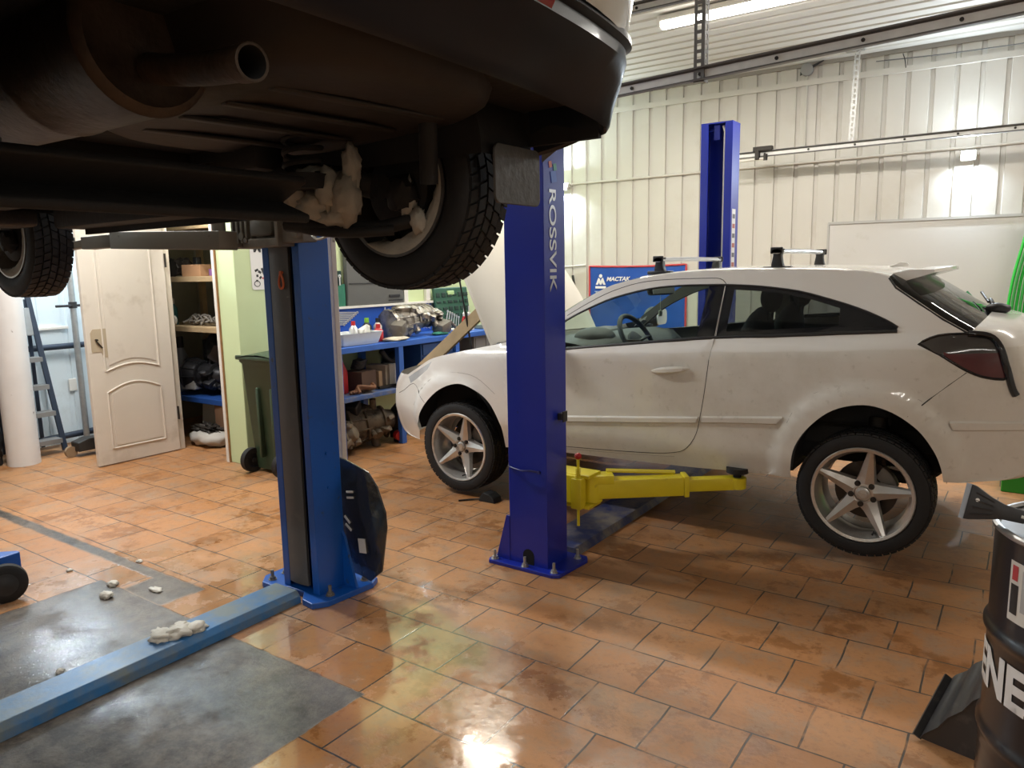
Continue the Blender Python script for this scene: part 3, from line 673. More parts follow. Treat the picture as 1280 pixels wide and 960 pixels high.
fwin = sm([(-2.60, 1.100), (-2.50, 1.180), (-2.402, 1.253), (-2.245, 1.333), (-2.087, 1.396), (-1.874, 1.446), (-1.693, 1.464), (-1.508, 1.468)], 3)+[(-1.536, 1.190), (-1.545, 1.180), (-2.369, 1.092), (-2.585, 1.070)]
bpil = [(-1.508, 1.468), (-1.418, 1.468), (-1.434, 1.192), (-1.545, 1.180), (-1.536, 1.190)]
qwin = [(-1.412, 1.468)]+sm([(-1.285, 1.463), (-1.175, 1.454), (-1.017, 1.433), (-.859, 1.393), (-.713, 1.348), (-.587, 1.296), (-.526, 1.262)], 3)+[(-.535, 1.250), (-1.131, 1.209), (-1.426, 1.190)]
qcl = [(-1.36, 1.445), (-1.20, 1.436), (-1.10, 1.425), (-.95, 1.396), (-.80, 1.352), (-.795, 1.262), (-1.131, 1.237), (-1.372, 1.219)]
door = [(-2.72, 1.05), (-2.66, 1.10), (-2.55, 1.192)]+sm([(-2.40, 1.285), (-2.257, 1.368), (-2.112, 1.437), (-1.941, 1.486), (-1.765, 1.503), (-1.547, 1.508), (-1.452, 1.505), (-1.412, 1.476)], 3)+[(-1.431, 1.188)]+sm([(-1.437, 1.066), (-1.457, .878), (-1.478, .749), (-1.501, .645), (-1.555, .558), (-1.643, .513), (-1.875, .484), (-2.382, .455), (-2.60, .450), (-2.70, .49), (-2.73, .62), (-2.735, .85), (-2.72, 1.05)], 3)[:-1]
light = sm([(-.431, 1.191), (-.353, 1.230), (-.234, 1.240), (-.15, 1.228), (-.112, 1.179), (-.066, 1.050), (-.141, 1.042), (-.22, 1.070), (-.32, 1.133)], 3, )
head = [(-3.765, .806), (-3.60, .885), (-3.47, .945), (-3.52, .885), (-3.66, .80), (-3.74, .762)]
def inpoly(p, poly):
    x_, y_ = p; c = False; n = len(poly); j = n-1
    for i in range(n):
        xi, yi = poly[i]; xj, yj = poly[j]
        if (yi > y_) != (yj > y_) and x_ < (xj-xi)*(y_-yi)/(yj-yi)+xi: c = not c
        j = i
    return c
def cdt_regions():
    V, Ed = [], []
    def loop(poly):
        n0 = len(V); V.extend(Vector(p) for p in poly); n = len(poly)
        Ed.extend((n0+i, n0+(i+1) % n) for i in range(n))
    for pl in (outline, fwin, bpil, qwin, qcl, door, light, head): loop(pl)
    Ed.append((len(V), len(V)+1)); V.extend((Vector((-.30, 1.148)), Vector((-.095, 1.158))))
    k = 0; X = -4.05
    while X < .05:
        Z = .31
        while Z < 1.57:
            if inpoly((X, Z), outline): V.append(Vector((X+.003*sin(k*1.7), Z+.003*cos(k*2.3))))
            Z += .034; k += 1
        X += .038
    v, e, f, *_ = delaunay_2d_cdt(V, Ed, [], 0, 1e-5)
    reg = {}
    for tri in f:
        c = (sum(v[i].x for i in tri)/len(tri), sum(v[i].y for i in tri)/len(tri))
        if not inpoly(c, outline): continue
        if inpoly(c, qcl): r = 'qglass'
        elif inpoly(c, qwin): r = 'frit'
        elif inpoly(c, bpil): r = 'frit_b'
        elif inpoly(c, fwin): r = 'fglass'
        elif inpoly(c, light): r = 'red' if c[1] < 1.148+(c[0]+.30)*.05 else 'lamp'
        elif inpoly(c, head): r = 'head'
        elif inpoly(c, door): r = 'door'
        else: r = 'body'
        reg.setdefault(r, []).append([(v[i].x, v[i].y) for i in tri])
    return reg
REG = cdt_regions()
def skin(bm, tris, fn, flip=False, mi=0, off=0):
    cache = {}
    for tri in tris:
        vs = []
        for p in tri:
            key = (round(p[0], 5), round(p[1], 5))
            if key not in cache: cache[key] = bm.verts.new(fn(p[0], p[1], off))
            vs.append(cache[key])
        if len(set(vs)) < 3: continue
        f = bm.faces.new(vs[::-1] if flip else vs); f.material_index = mi
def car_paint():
    # white paint; darkened below the shoulder line as painted shading, mixed with road dirt
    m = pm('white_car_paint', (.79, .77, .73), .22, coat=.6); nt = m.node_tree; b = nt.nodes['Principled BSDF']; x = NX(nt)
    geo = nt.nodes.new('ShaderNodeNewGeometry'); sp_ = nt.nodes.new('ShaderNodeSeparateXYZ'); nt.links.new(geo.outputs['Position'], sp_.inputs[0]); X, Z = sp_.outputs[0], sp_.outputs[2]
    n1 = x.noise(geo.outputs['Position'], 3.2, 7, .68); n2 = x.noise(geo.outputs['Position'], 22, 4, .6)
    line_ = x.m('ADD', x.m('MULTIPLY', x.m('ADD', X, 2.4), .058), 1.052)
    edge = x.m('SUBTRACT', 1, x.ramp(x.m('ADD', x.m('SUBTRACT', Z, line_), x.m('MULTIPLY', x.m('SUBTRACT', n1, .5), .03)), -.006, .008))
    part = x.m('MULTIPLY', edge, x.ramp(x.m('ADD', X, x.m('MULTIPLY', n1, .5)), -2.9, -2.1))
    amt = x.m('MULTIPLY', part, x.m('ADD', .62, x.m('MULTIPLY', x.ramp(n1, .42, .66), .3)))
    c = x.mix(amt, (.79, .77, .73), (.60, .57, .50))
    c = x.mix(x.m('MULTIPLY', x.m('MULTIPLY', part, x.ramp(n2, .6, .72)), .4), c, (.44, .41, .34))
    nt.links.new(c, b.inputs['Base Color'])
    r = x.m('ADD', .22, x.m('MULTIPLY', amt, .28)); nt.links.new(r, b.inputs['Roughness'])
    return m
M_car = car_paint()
M_frit = pm('window_black', (.010, .011, .014), .12, coat=.2)
G_clear = glass('window_glass', (.84, .93, .88), .95, .02, 1.35); G_dark = glass('privacy_glass', (.42, .47, .47), .72); G_ws = glass('windscreen_glass', (.84, .93, .88), .97, .02, 1.16); G_rear = glass('rear_glass', (.25, .28, .28), .45)
t = CAR = thing('white_hatchback', 'white three-door hatchback on the blue lift, bonnet raised, roof bars fitted', 'car', (-2.0, YC, .10))
ft = (False, True)
def both(name, keys, mats, label=None, sm_=40, parent=None, off=0, sides=(0, 1)):
    out = []
    for sd in sides:
        bm = B()
        for k, mi in keys: skin(bm, REG[k], (S, Sf)[sd], sd == 1, mi, off)
        out.append(obj(name, bm, mats, parent or t, sm_, label))
    return out
def loft_pts(E, C, sgn, n=10, py=1.0, pz=1.0):
    rows = []
    for (ex, ez), (cx, cz) in zip(E, C):
        we = W(ex, ez); r_ = []
        for i in range(n+1):
            a = PI/2*i/n
            k = sin(a)**pz; y_ = cos(a)**py
            r_.append(Vector((ex+(cx-ex)*k, YC-sgn*we*y_, ez+(cz-ez)*k)))
        rows.append(r_)
    return rows
def loft(bm, E, C, n=10, py=1.0, pz=1.0, mi=0, k=3, drop=0):
    E2, C2 = smooth(E, k), smooth(C, k)
    for sgn in (1, -1):
        rows = loft_pts(E2, C2, sgn, n, py, pz)
        if drop: rows = [[p+Vector((0, 0, -drop)) for p in r] for r in rows]
        grid(bm, rows, mi, flip=(sgn == 1))
C_front = [(-4.00, .33), (-4.08, .335), (-4.12, .345), (-4.14, .38), (-4.15, .44), (-4.15, .53), (-4.145, .61), (-4.13, .68), (-4.11, .75), (-4.06, .83)]
C_ws = [(-2.93, 1.10), (-2.74, 1.20), (-2.55, 1.30), (-2.36, 1.39), (-2.17, 1.47), (-1.97, 1.535)]
C_roof = [(-1.97, 1.535), (-1.80, 1.552), (-1.62, 1.566), (-1.42, 1.574), (-1.22, 1.574), (-.987, 1.571), (-.789, 1.562), (-.674, 1.553), (-.57, 1.538)]
C_rw = [(-.57, 1.538), (-.46, 1.492), (-.36, 1.43), (-.26, 1.365), (-.17, 1.31)]
C_rear = [(-.17, 1.31), (-.03, 1.285), (.06, 1.21), (.12, 1.06), (.135, 1.0), (.155, .92), (.185, .84), (.195, .74), (.19, .66), (.16, .60), (.08, .565), (-.10, .545)]
bm = B()
for sd in (0, 1): skin(bm, REG['body'], (S, Sf)[sd], sd == 1)
loft(bm, E_front, C_front, 12, .8, 1.0); loft(bm, E_roof, C_roof, 12, 1.0, .9); loft(bm, E_rear, C_rear, 12, .75, 1.0)
bmesh.ops.remove_doubles(bm, verts=bm.verts, dist=.0004)
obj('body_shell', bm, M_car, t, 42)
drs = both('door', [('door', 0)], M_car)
bm = B(); loft(bm, E_ws, C_ws, 12, 1.0, 1.0); obj('windscreen', bm, G_ws, t, 60)
bm = B(); loft(bm, E_rw, C_rw, 12, .9, 1.0); obj('rear_window', bm, G_rear, t, 60)
both('side_window', [('fglass', 0)], G_clear, 'clear front side glass')
for sd in (0, 1):
    bm = B(); skin(bm, REG['qglass'], (S, Sf)[sd], sd == 1); q = obj('quarter_window', bm, G_dark, t, 60, 'dark-tinted rear quarter glass')
    bm = B(); skin(bm, REG['frit'], (S, Sf)[sd], sd == 1); obj('black_border', bm, M_frit, q, 60)
both('door_pillar', [('frit_b', 0)], M_frit)
M_lampg = pm('lamp_smoke', (.055, .052, .05), .12, coat=.15, var=.5, scale=7); M_lampr = pm('lamp_red', (.085, .012, .014), .12, coat=.15, var=.4, scale=9); M_headg = pm('headlamp_clear', (.62, .64, .66), .1, .3, coat=1, var=.25, scale=14)
both('tail_lamp', [('lamp', 0), ('red', 1)], [M_lampg, M_lampr], 'smoked tail lamp with red lower half')
both('headlamp', [('head', 0)], M_headg)
# black line around lamps, glass and shut lines
def line(name, pts, r, mat, off=0, parent=None, closed=False, sides=(0, 1), flat=None):
    for sd in sides:
        bm = B(); tube(bm, [(S, Sf)[sd](x_, z_, off) for x_, z_ in pts], r, 6, closed=closed); obj(name, bm, mat, parent or t, 60)
M_seam = pm('shut_line', (.025, .024, .022), .8)
line('lamp_seal', light, .007, M_frit, -.002, closed=True)
line('tailgate_seal', sm([(-.235, 1.243), (-.15, 1.232), (-.105, 1.185), (-.075, 1.10), (-.045, 1.00), (-.028, .965)], 4), .017, M_frit, .004)
i0 = len(door)
line('window_trim', [(-2.60, 1.064), (-2.369, 1.084), (-1.545, 1.175), (-1.426, 1.184), (-1.131, 1.203), (-.527, 1.247)], .010, M_black, 0)
line('window_trim', sm([(-2.60, 1.100), (-2.50, 1.182), (-2.402, 1.256), (-2.245, 1.336), (-2.087, 1.399), (-1.874, 1.449), (-1.693, 1.467), (-1.508, 1.471), (-1.412, 1.471), (-1.285, 1.466), (-1.175, 1.457), (-1.017, 1.436), (-.859, 1.396), (-.713, 1.351), (-.587, 1.299), (-.526, 1.264)], 3), .0065, M_black, 0)
line('shut_line', [(x_, z_) for x_, z_ in door[3:]], .0032, M_seam, -.0022)
line('shut_line', [(-.226, 1.064), (-.29, 1.005), (-.356, .942), (-.45, .846)], .003, M_seam, -.002)
line('shut_line', [(-.591, 1.500), (-.555, 1.452), (-.448, 1.378), (-.340, 1.304), (-.232, 1.240)], .007, M_seam, -.004)
line('shut_line', sm([(-3.93, .665), (-3.84, .70), (-3.70, .765), (-3.62, .70), (-3.55, .64)], 3), .003, M_seam, -.002)
line('shut_line', sm([(-2.735, .62), (-2.735, .85), (-2.72, 1.05), (-2.70, 1.11)], 3), .003, M_seam, -.002)
line('flare_edge', sm([(-1.004, .760), (-.945, .877), (-.813, .955), (-.648, .985), (-.507, .968), (-.37, .905), (-.277, .819)], 4), .0022, pm('paint_groove', (.34, .32, .28), .6), -.0012)
line('flare_edge', sm([(-3.72, .60), (-3.59, .74), (-3.40, .86), (-3.22, .885), (-3.05, .86), (-2.90, .76)], 4), .0022, MATS['paint_groove'], -.0012)
line('sill_groove', [(-2.70, .432), (-2.386, .438), (-1.87, .470), (-1.64, .488)], .0022, MATS['paint_groove'], -.0012)
def strip(name, top, bot, th, mat, sides=(0, 1)):
    for sd in sides:
        f = (S, Sf)[sd]; bm = B()
        grid(bm, [[f(x_, z_, 0) for x_, z_ in top], [f(x_, z_-.008, th) for x_, z_ in top], [f(x_, z_+.008, th) for x_, z_ in bot], [f(x_, z_, 0) for x_, z_ in bot]], flip=(sd == 0))
        obj(name, bm, mat, t, 40)
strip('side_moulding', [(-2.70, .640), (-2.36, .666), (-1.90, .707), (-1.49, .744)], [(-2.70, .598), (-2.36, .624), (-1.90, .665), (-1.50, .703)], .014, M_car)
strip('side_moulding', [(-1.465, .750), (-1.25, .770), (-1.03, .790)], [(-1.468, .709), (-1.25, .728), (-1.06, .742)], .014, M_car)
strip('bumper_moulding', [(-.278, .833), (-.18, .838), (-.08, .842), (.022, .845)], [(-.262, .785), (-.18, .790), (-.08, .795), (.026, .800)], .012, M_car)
for sd in (0, 1):
    f = (S, Sf)[sd]; bm = B()
    rows = []
    for i in range(11):
        u = i/10; X_ = -1.771+.226*u; zc = .986+.025*u; hh = .016*(1-abs(2*u-1)**3)+.004; oo = .012+.026*sin(PI*u)**.5
        rows.append([f(X_, zc-hh, oo*.6), f(X_, zc-hh*.5, oo), f(X_, zc+hh*.5, oo), f(X_, zc+hh, oo*.6), f(X_, zc, oo*.25)])
    grid(bm, rows, closed=True); cyl(bm, f(-1.58, 1.008, .036), f(-1.58, 1.008, .040), .007, n=10); bmesh.ops.recalc_face_normals(bm, faces=bm.faces)
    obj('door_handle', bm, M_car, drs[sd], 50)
# spoiler over the rear window
bm = B(); rows = []
for i in range(13):
    u = -1+2*i/12; y_ = YC+u*.60; cz = .012*(1-u*u); xr = -.405+.045*(1-abs(u)**2.5); xf = -.60+.03*(1-u*u)
    rows.append([Vector((xf, y_, 1.510+cz+.012)), Vector(((xf+xr)/2, y_, 1.528+cz+.012)), Vector((xr, y_, 1.530+cz+.010)), Vector((xr+.005, y_, 1.517+cz+.008)), Vector(((xf+xr)/2-.02, y_, 1.487+cz)), Vector((xf+.06, y_, 1.462+cz))])
g_ = grid(bm, rows, closed=True); bm.faces.new(g_[0]); bm.faces.new(g_[-1][::-1]); bmesh.ops.recalc_face_normals(bm, faces=bm.faces)
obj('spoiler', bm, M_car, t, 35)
bm = B(); tube(bm, [(-.13, 4.74, 1.318), (-.17, 4.76, 1.345), (-.19, 4.95, 1.36)], .012); blob(bm, (-.145, 4.72, 1.325), (.06, .04, .03), 2, .1); tube(bm, [(-.19, 4.72, 1.36), (-.24, 5.05, 1.40)], .007); obj('rear_wiper', bm, M_black, t, 60)
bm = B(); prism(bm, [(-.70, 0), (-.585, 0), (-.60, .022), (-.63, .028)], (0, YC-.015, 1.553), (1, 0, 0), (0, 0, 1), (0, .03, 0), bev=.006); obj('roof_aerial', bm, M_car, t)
# roof bars
for xb, ztop in ((-1.86, 1.625), (-1.165, 1.655)):
    bm = B(); rows = [[Vector((xb+.026*cos(a), y_, ztop+.014*sin(a)-.10*0-((y_-YC)/.6)**2*.006)) for a in [2*PI*k/12 for k in range(12)]] for y_ in [YC-.60+1.06*i/12 for i in range(13)]]
    g_ = grid(bm, rows, closed=True); bm.faces.new(g_[0][::-1]); bm.faces.new(g_[-1]); bmesh.ops.recalc_face_normals(bm, faces=bm.faces)
    rb = obj('roof_bar', bm, pm('bar_aluminium', (.42, .42, .42), .35, .8), t, 40)
    for sg in (-1, 1):
        y_ = YC-.07+sg*.49; z0 = 1.545 if xb < -1.5 else 1.560
        bm = B()
        box(bm, (xb, y_, z0-.002), (.15, .055, .022), None, .005)
        prism(bm, [(-.032, 0), (.034, 0), (.026, .022), (.020, .060), (.030, ztop-z0+.004), (-.026, ztop-z0+.004), (-.022, .060), (-.03, .022)], (xb, y_-.022, z0+.006), (1, 0, 0), (0, 0, 1), (0, .044, 0), bev=.004)
        box(bm, (xb, y_-sg*-.034, ztop), (.066, .012, .036), None, .004)
        obj('foot', bm, M_black, rb, 40)
# bonnet propped up
M_cream = pm('bonnet_inner', (.60, .565, .49), .55, coat=0, var=.05)
bm = B(); hd = Vector((-.53, 0, .85)).normalized(); nn = Vector((.85, 0, .53)).normalized(); h0 = Vector((-2.985, YC, 1.085)); rowsA, rowsB = [], []
for i in range(13):
    u = i/12; L_ = 1.02*u; hw = .74-.16*u**2.4
    ra, rb_ = [], []
    for j in range(15):
        v_ = -1+2*j/14; cv = .055*(1-v_*v_)*(1-.3*u)+.05*sin(PI*u)*.6
        ed = .018 if abs(v_) > .97 or i == 12 else 0
        p_ = h0+hd*(L_-(.08*abs(v_)**2.5)*u)+Vector((0, hw*v_, 0))+nn*(cv-ed)
        ra.append(p_); rb_.append(p_-nn*.022)
    rowsA.append(ra); rowsB.append(rb_)
grid(bm, rowsA); grid(bm, rowsB, flip=True)
for rr in (0, -1): grid(bm, [rowsA[rr], rowsB[rr]])
grid(bm, [[r_[0] for r_ in rowsA], [r_[0] for r_ in rowsB]]); grid(bm, [[r_[-1] for r_ in rowsA], [r_[-1] for r_ in rowsB]])
bmesh.ops.remove_doubles(bm, verts=bm.verts, dist=.0005); bmesh.ops.recalc_face_normals(bm, faces=bm.faces)
bn = obj('bonnet', bm, M_cream, t, 40)
bm = B(); tube(bm, [(-3.745, 4.80, .86), (-3.79, 4.80, 1.10), (-3.885, 4.80, 1.60), (-3.60, 4.80, 1.72), (-3.45, 4.80, 1.76)], .008); obj('prop_rod', bm, M_black, bn, 60)
# engine bay, cowl, floor pan, wheel wells, underbody
bm = B(); box2(bm, -3.85, -2.75, 4.32, 5.29, .42, .80, .02); box2(bm, -3.7, -3.1, 4.40, 5.2, .80, .90, .03); box2(bm, -3.45, -3.2, 4.2, 4.4, .80, .92, .02); cyl(bm, (-3.0, 4.35, .8), (-3.0, 4.35, .97), .09); cyl(bm, (-3.0, 5.25, .8), (-3.0, 5.25, .97), .09); box2(bm, -4.04, -3.95, 4.5, 5.1, .62, .80, .02); obj('engine', bm, pm('engine_dark', (.03, .03, .032), .5, .3, var=.4), t, 40)
bm = B(); box2(bm, -2.95, -2.70, 4.02, 5.59, 1.0, 1.10, .02); obj('cowl', bm, M_black, t)
bm = B(); box2(bm, -2.86, -.99, 4.04, 5.57, .475, .53, .01); box2(bm, -.30, .05, 4.15, 5.46, .56, .66, .01); box2(bm, -1.0, -.28, 4.24, 5.37, .60, .72, .01); obj('floor_pan', bm, pm('underbody_dark', (.02, .018, .016), .8, var=.3), t)
for (ax, az, r_, ya, yb) in [(a_, b_, c_, d_, e_) for a_, b_, c_ in ((RAX, .535, .36), (-3.30, .44, .40)) for d_, e_ in ((YC-.85, YC-.56), (YC+.56, YC+.85))]:
    bm = B()
    if True:
        rows = [[Vector((ax+r_*cos(a), y_ if abs(y_-YC) < .7 else YC+(1 if y_ > YC else -1)*(W(ax+r_*cos(a), az+r_*sin(a))-.03), az+r_*sin(a)*1.0)) for a in [-.05+(PI+.1)*k/20 for k in range(21)]] for y_ in (ya, yb)]
        grid(bm, rows, flip=True)
        yi = yb if ya < YC-.7 else ya
        vs = [bm.verts.new((ax+r_*cos(a), yi, az+r_*sin(a))) for a in [-.05+(PI+.1)*k/20 for k in range(21)]]; bm.faces.new(vs)
    obj('wheel_well', bm, pm('well_black', (.009, .009, .010), .9), t, 40)
# cabin
M_trim = pm('cabin_trim', (.035, .040, .042), .7, var=.15); M_seat = pm('seat_cloth', (.030, .032, .036), .85, var=.2, bump=.2, bscale=200); M_lining = pm('headlining', (.30, .29, .26), .8); M_apil = pm('pillar_trim', (.20, .195, .17), .6)
for sd in (0, 1):
    bm = B()
    tr = [x for x in REG['body']+REG['door'] if min(p[1] for p in x) > .5 and max(p[1] for p in x) < 1.19 and max(p[0] for p in x) < -.28 and min(p[0] for p in x) > -2.75]
    skin(bm, tr, (S, Sf)[sd], sd == 0, 0, -.06)
    tr = [x for x in REG['body']+REG['door']+REG['frit_b'] if min(p[1] for p in x) > 1.10 and max(p[0] for p in x) < -.35 and min(p[0] for p in x) > -2.62]
    skin(bm, tr, (S, Sf)[sd], sd == 0, 1, -.022)
    obj('door_trim', bm, [M_trim, M_apil], t, 60)
bm = B(); loft(bm, E_roof, C_roof, 12, 1.0, .9, drop=.03); bmesh.ops.reverse_faces(bm, faces=bm.faces); obj('headlining', bm, M_lining, t, 60)
bm = B(); rows = []
for y_ in [YC-.70+1.40*i/10 for i in range(11)]: rows.append([Vector((X_, y_, Z_+.03*cos((y_-4.45)/.18)*(abs(y_-4.45) < .28))) for X_, Z_ in ((-2.95, 1.06), (-2.70, 1.09), (-2.45, 1.11), (-2.30, 1.09), (-2.22, 1.02), (-2.20, .90), (-2.35, .70))])
grid(bm, rows); bmesh.ops.recalc_face_normals(bm, faces=bm.faces)
blob(bm, (-2.42, 4.45, 1.11), (.13, .19, .075), 3, .05); obj('dashboard', bm, M_trim, t, 60)
bm = B(); sc_ = Vector((-2.10, 4.45, 1.105)); sd_ = Vector((.80, 0, .50)).normalized(); sx_ = Vector((0, 1, 0)); sy_ = sd_.cross(sx_)
tube(bm, [sc_+sx_*(.185*cos(a))+sy_*(.185*sin(a)) for a in [2*PI*k/32 for k in range(32)]], .0165, 10, closed=True)
lathe(bm, sc_-sd_*.03, sd_, [(0, .07), (.025, .075), (.035, .06)], 20)
for a in (.1, PI-.1, 1.5*PI): beam(bm, sc_, sc_+sx_*(.18*cos(a))+sy_*(.18*sin(a)), .035, .014, bev=.003)
cyl(bm, sc_-sd_*.03, sc_-sd_*.22, .04); obj('steering_wheel', bm, M_trim, t, 60)
for y_ in (4.45, 5.16):
    bm = B(); blob(bm, (-1.62, y_, .73), (.28, .24, .11), 1, .06); blob(bm, (-1.36, y_, 1.02), (.10, .23, .32), 2, .05, rot=rotm(0, math.radians(12), 0)); st = obj('seat', bm, M_seat, t, 60)
    bm = B(); blob(bm, (-1.25, y_, 1.385), (.055, .125, .085), 4, .04); cyl(bm, (-1.26, y_-.05, 1.24), (-1.25, y_-.05, 1.36), .007); cyl(bm, (-1.26, y_+.05, 1.24), (-1.25, y_+.05, 1.36), .007); obj('headrest', bm, M_seat, st, 60)
bm = B(); box2(bm, -.95, -.55, 4.2, 5.4, .72, .86, .04); box(bm, (-.62, YC, 1.06), (.12, 1.2, .46), rotm(0, math.radians(14), 0), .04); obj('rear_seat', bm, M_seat, t, 60)
for y_ in (4.4, 5.2):
    pass
bm = B(); box(bm, (-2.10, 4.80, 1.425), (.045, .25, .075), rotm(0, math.radians(-12), math.radians(-18)), .02); cyl(bm, (-2.11, 4.80, 1.44), (-2.16, 4.80, 1.48), .012); mr = obj('rear_view_mirror', bm, M_trim, t, 60)
bm = B(); box(bm, (-2.073, 4.79, 1.425), (.004, .22, .055), rotm(0, math.radians(-12), math.radians(-18)), .001); obj('mirror_glass', bm, M_chrome, mr)
bm = B(); tube(bm, [(-2.10, 4.80, 1.39), (-2.10, 4.80, 1.28)], .002); box(bm, (-2.10, 4.80, 1.262), (.012, .045, .04), None, .004); obj('hanging_freshener', bm, pm('freshener', (.5, .55, .45), .6), mr)
# far mirror (the near one hides behind the post)
for sg, y_ in ((1, YC+.87), (-1, YC-.87)):
    bm = B(); blob(bm, (-2.58, y_+sg*.09, 1.17), (.075, .125, .085), 5, .05); beam(bm, (-2.59, y_-sg*.03, 1.10), (-2.58, y_+sg*.05, 1.12), .06, .04, bev=.01); dm = obj('door_mirror', bm, M_trim if sg > 0 else M_car, t, 60)
    bm = B(); prism(bm, rrect(.19, .125, .04), (-2.512, y_+sg*.09, 1.17), (0, 1, 0), (0, 0, 1), (.008, 0, 0)); obj('mirror_glass', bm, M_chrome, dm)
# wheels
WZR, WZF = .4225, .3482
star_wheel(t, (RAX, YC-.755, WZR), -1, math.radians(10)); star_wheel(t, (FAX, YC-.745, WZF), -1, math.radians(2))
star_wheel(t, (RAX, YC+.755, WZR), 1, .4); star_wheel(t, (FAX, YC+.745, WZF), 1, .9)
bm = B(); cyl(bm, (RAX, YC-.66, WZR), (RAX, YC+.66, WZR), .035); cyl(bm, (RAX+.02, YC-.62, WZR), (RAX+.02, YC-.58, .78), .05); obj('rear_axle', bm, M_darkmetal, t, 40)
bm = B(); cyl(bm, (FAX, YC-.66, WZF), (FAX, YC+.66, WZF), .022); cyl(bm, (FAX, YC-.58, WZF), (FAX+.03, YC-.55, .80), .05); obj('drive_shaft', bm, M_darkmetal, t, 40)
# ================================================================== the lifted car overhead
LY, LH = .98, .85
t = LC = thing('lifted_car', 'silver-beige car with black rear bumper raised overhead, seen from underneath', 'car', (-2.8, LY, 1.75))
M_beige = pm('beige_metallic', (.42, .38, .31), .25, .35, coat=.6, dark=(.25, .22, .17), dscale=3, dlo=.55, dhi=.8)
M_bump = pm('dirty_black_bumper', (.0055, .0075, .012), .36, coat=.1, spec=.25, var=.3, scale=6, dark=(.008, .009, .011), dscale=4, dlo=.55, dhi=.8)
M_under = pm('underseal_brown', (.013, .0088, .006), .62, var=.4, scale=6, bump=.25, bscale=14, dark=(.008, .006, .005), dscale=3.5, dlo=.5, dhi=.7)
M_well = pm('underside_black', (.0065, .006, .0057), .75, var=.4, scale=8, bump=.2)
M_rust = pm('rusty_exhaust', (.055, .038, .026), .55, .35, var=.45, scale=12, bump=.25, bscale=50, dark=(.014, .010, .008), dscale=5, dlo=.5, dhi=.68)
M_mud = pm('pale_caked_mud', (.32, .30, .255), .8, var=.3, scale=14, bump=.4)
RX, FX, RZ, FZ, YW = -1.51, -4.03, 1.81, 1.775, 1.67-LY
def W2(X, Z):
    w_ = .85; t_ = max(0, Z-2.5); w_ -= .30*(t_/.55)**1.4
    if Z < 2.0: w_ -= .035*((2.0-Z)/.2)**1.5
    if X > -1.3: w_ -= .055*((X+1.3)/.42)**2.5
    if X < -4.2: w_ -= .22*((-4.2-X)/.65)**2
    return max(.3, w_)
def arc2(cx, cz, r, a0, a1, n=14): return [(cx+r*cos(a0+(a1-a0)*i/n), cz+r*sin(a0+(a1-a0)*i/n)) for i in range(n+1)]
e_rear = [(-.90, 2.11), (-.885, 2.25), (-.89, 2.42), (-.95, 2.58)]
e_top = [(-.95, 2.58), (-1.08, 2.82), (-1.25, 2.98), (-1.7, 3.04), (-2.4, 3.06), (-3.0, 3.0), (-3.4, 2.82), (-3.75, 2.62), (-4.2, 2.55), (-4.6, 2.42)]
e_fr = [(-4.6, 2.42), (-4.72, 2.25), (-4.74, 2.05), (-4.68, 1.92)]
out2 = smooth(e_rear, 3)[:-1]+smooth(e_top, 3)[:-1]+smooth(e_fr, 3)[:-1]+[(-4.68, 1.92), (-4.40, 1.87)]+arc2(FX, 1.87, .36, PI, 0)+[(-3.62, 1.83), (-1.92, 1.83)]+arc2(RX, 1.87, .36, PI, 0)+[(-1.10, 1.90), (-.99, 1.95), (-.95, 2.05)]
win2 = [(-1.25, 2.56), (-1.32, 2.86), (-1.7, 2.97), (-2.4, 2.98), (-2.95, 2.90), (-3.25, 2.72), (-3.35, 2.55)]
V, Ed = [], []
for pl in (out2, win2):
    n0 = len(V); V += [Vector(p) for p in pl]; Ed += [(n0+i, n0+(i+1) % len(pl)) for i in range(len(pl))]
X = -4.7
while X < -.9:
    Z = 1.86
    while Z < 3.05:
        if inpoly((X, Z), out2): V.append(Vector((X, Z)))
        Z += .07
    X += .09
v_, e_, f_, *_ = delaunay_2d_cdt(V, Ed, [], 0, 1e-5)
rg = {'b': [], 'g': []}
for tri in f_:
    c = (sum(v_[i].x for i in tri)/3, sum(v_[i].y for i in tri)/3)
    if inpoly(c, out2): rg['g' if inpoly(c, win2) else 'b'].append([(v_[i].x, v_[i].y) for i in tri])
S2 = lambda X, Z, o=0: Vector((X, LY-W2(X, Z)-o, Z)); S2f = lambda X, Z, o=0: Vector((X, LY+W2(X, Z)+o, Z))
def loft2(bm, E, C, py=1.0, n=10, mi=0):
    for sg in (1, -1):
        rows = []
        for (ex, ez), (cx, cz) in zip(smooth(E, 3), smooth(C, 3)):
            we = W2(ex, ez); rows.append([Vector((ex+(cx-ex)*sin(PI/2*i/n), LY-sg*we*cos(PI/2*i/n)**py, ez+(cz-ez)*sin(PI/2*i/n))) for i in range(n+1)])
        grid(bm, rows, mi, flip=(sg == 1))
bm = B()
skin(bm, rg['b'], S2, False); skin(bm, rg['b'], S2f, True)
loft2(bm, e_rear, [(-.80, 2.13), (-.755, 2.28), (-.76, 2.45), (-.83, 2.62)], .55)
loft2(bm, e_top[2:6], [(-1.08, 3.03), (-1.6, 3.11), (-2.4, 3.13), (-2.95, 3.08)])
loft2(bm, e_top[6:], [(-3.55, 2.86), (-3.95, 2.68), (-4.3, 2.62), (-4.75, 2.48)]); loft2(bm, e_fr, [(-4.75, 2.48), (-4.85, 2.3), (-4.87, 2.08), (-4.80, 1.92)], .7)
bmesh.ops.remove_doubles(bm, verts=bm.verts, dist=.0005)
obj('body_shell', bm, M_beige, t, 42)
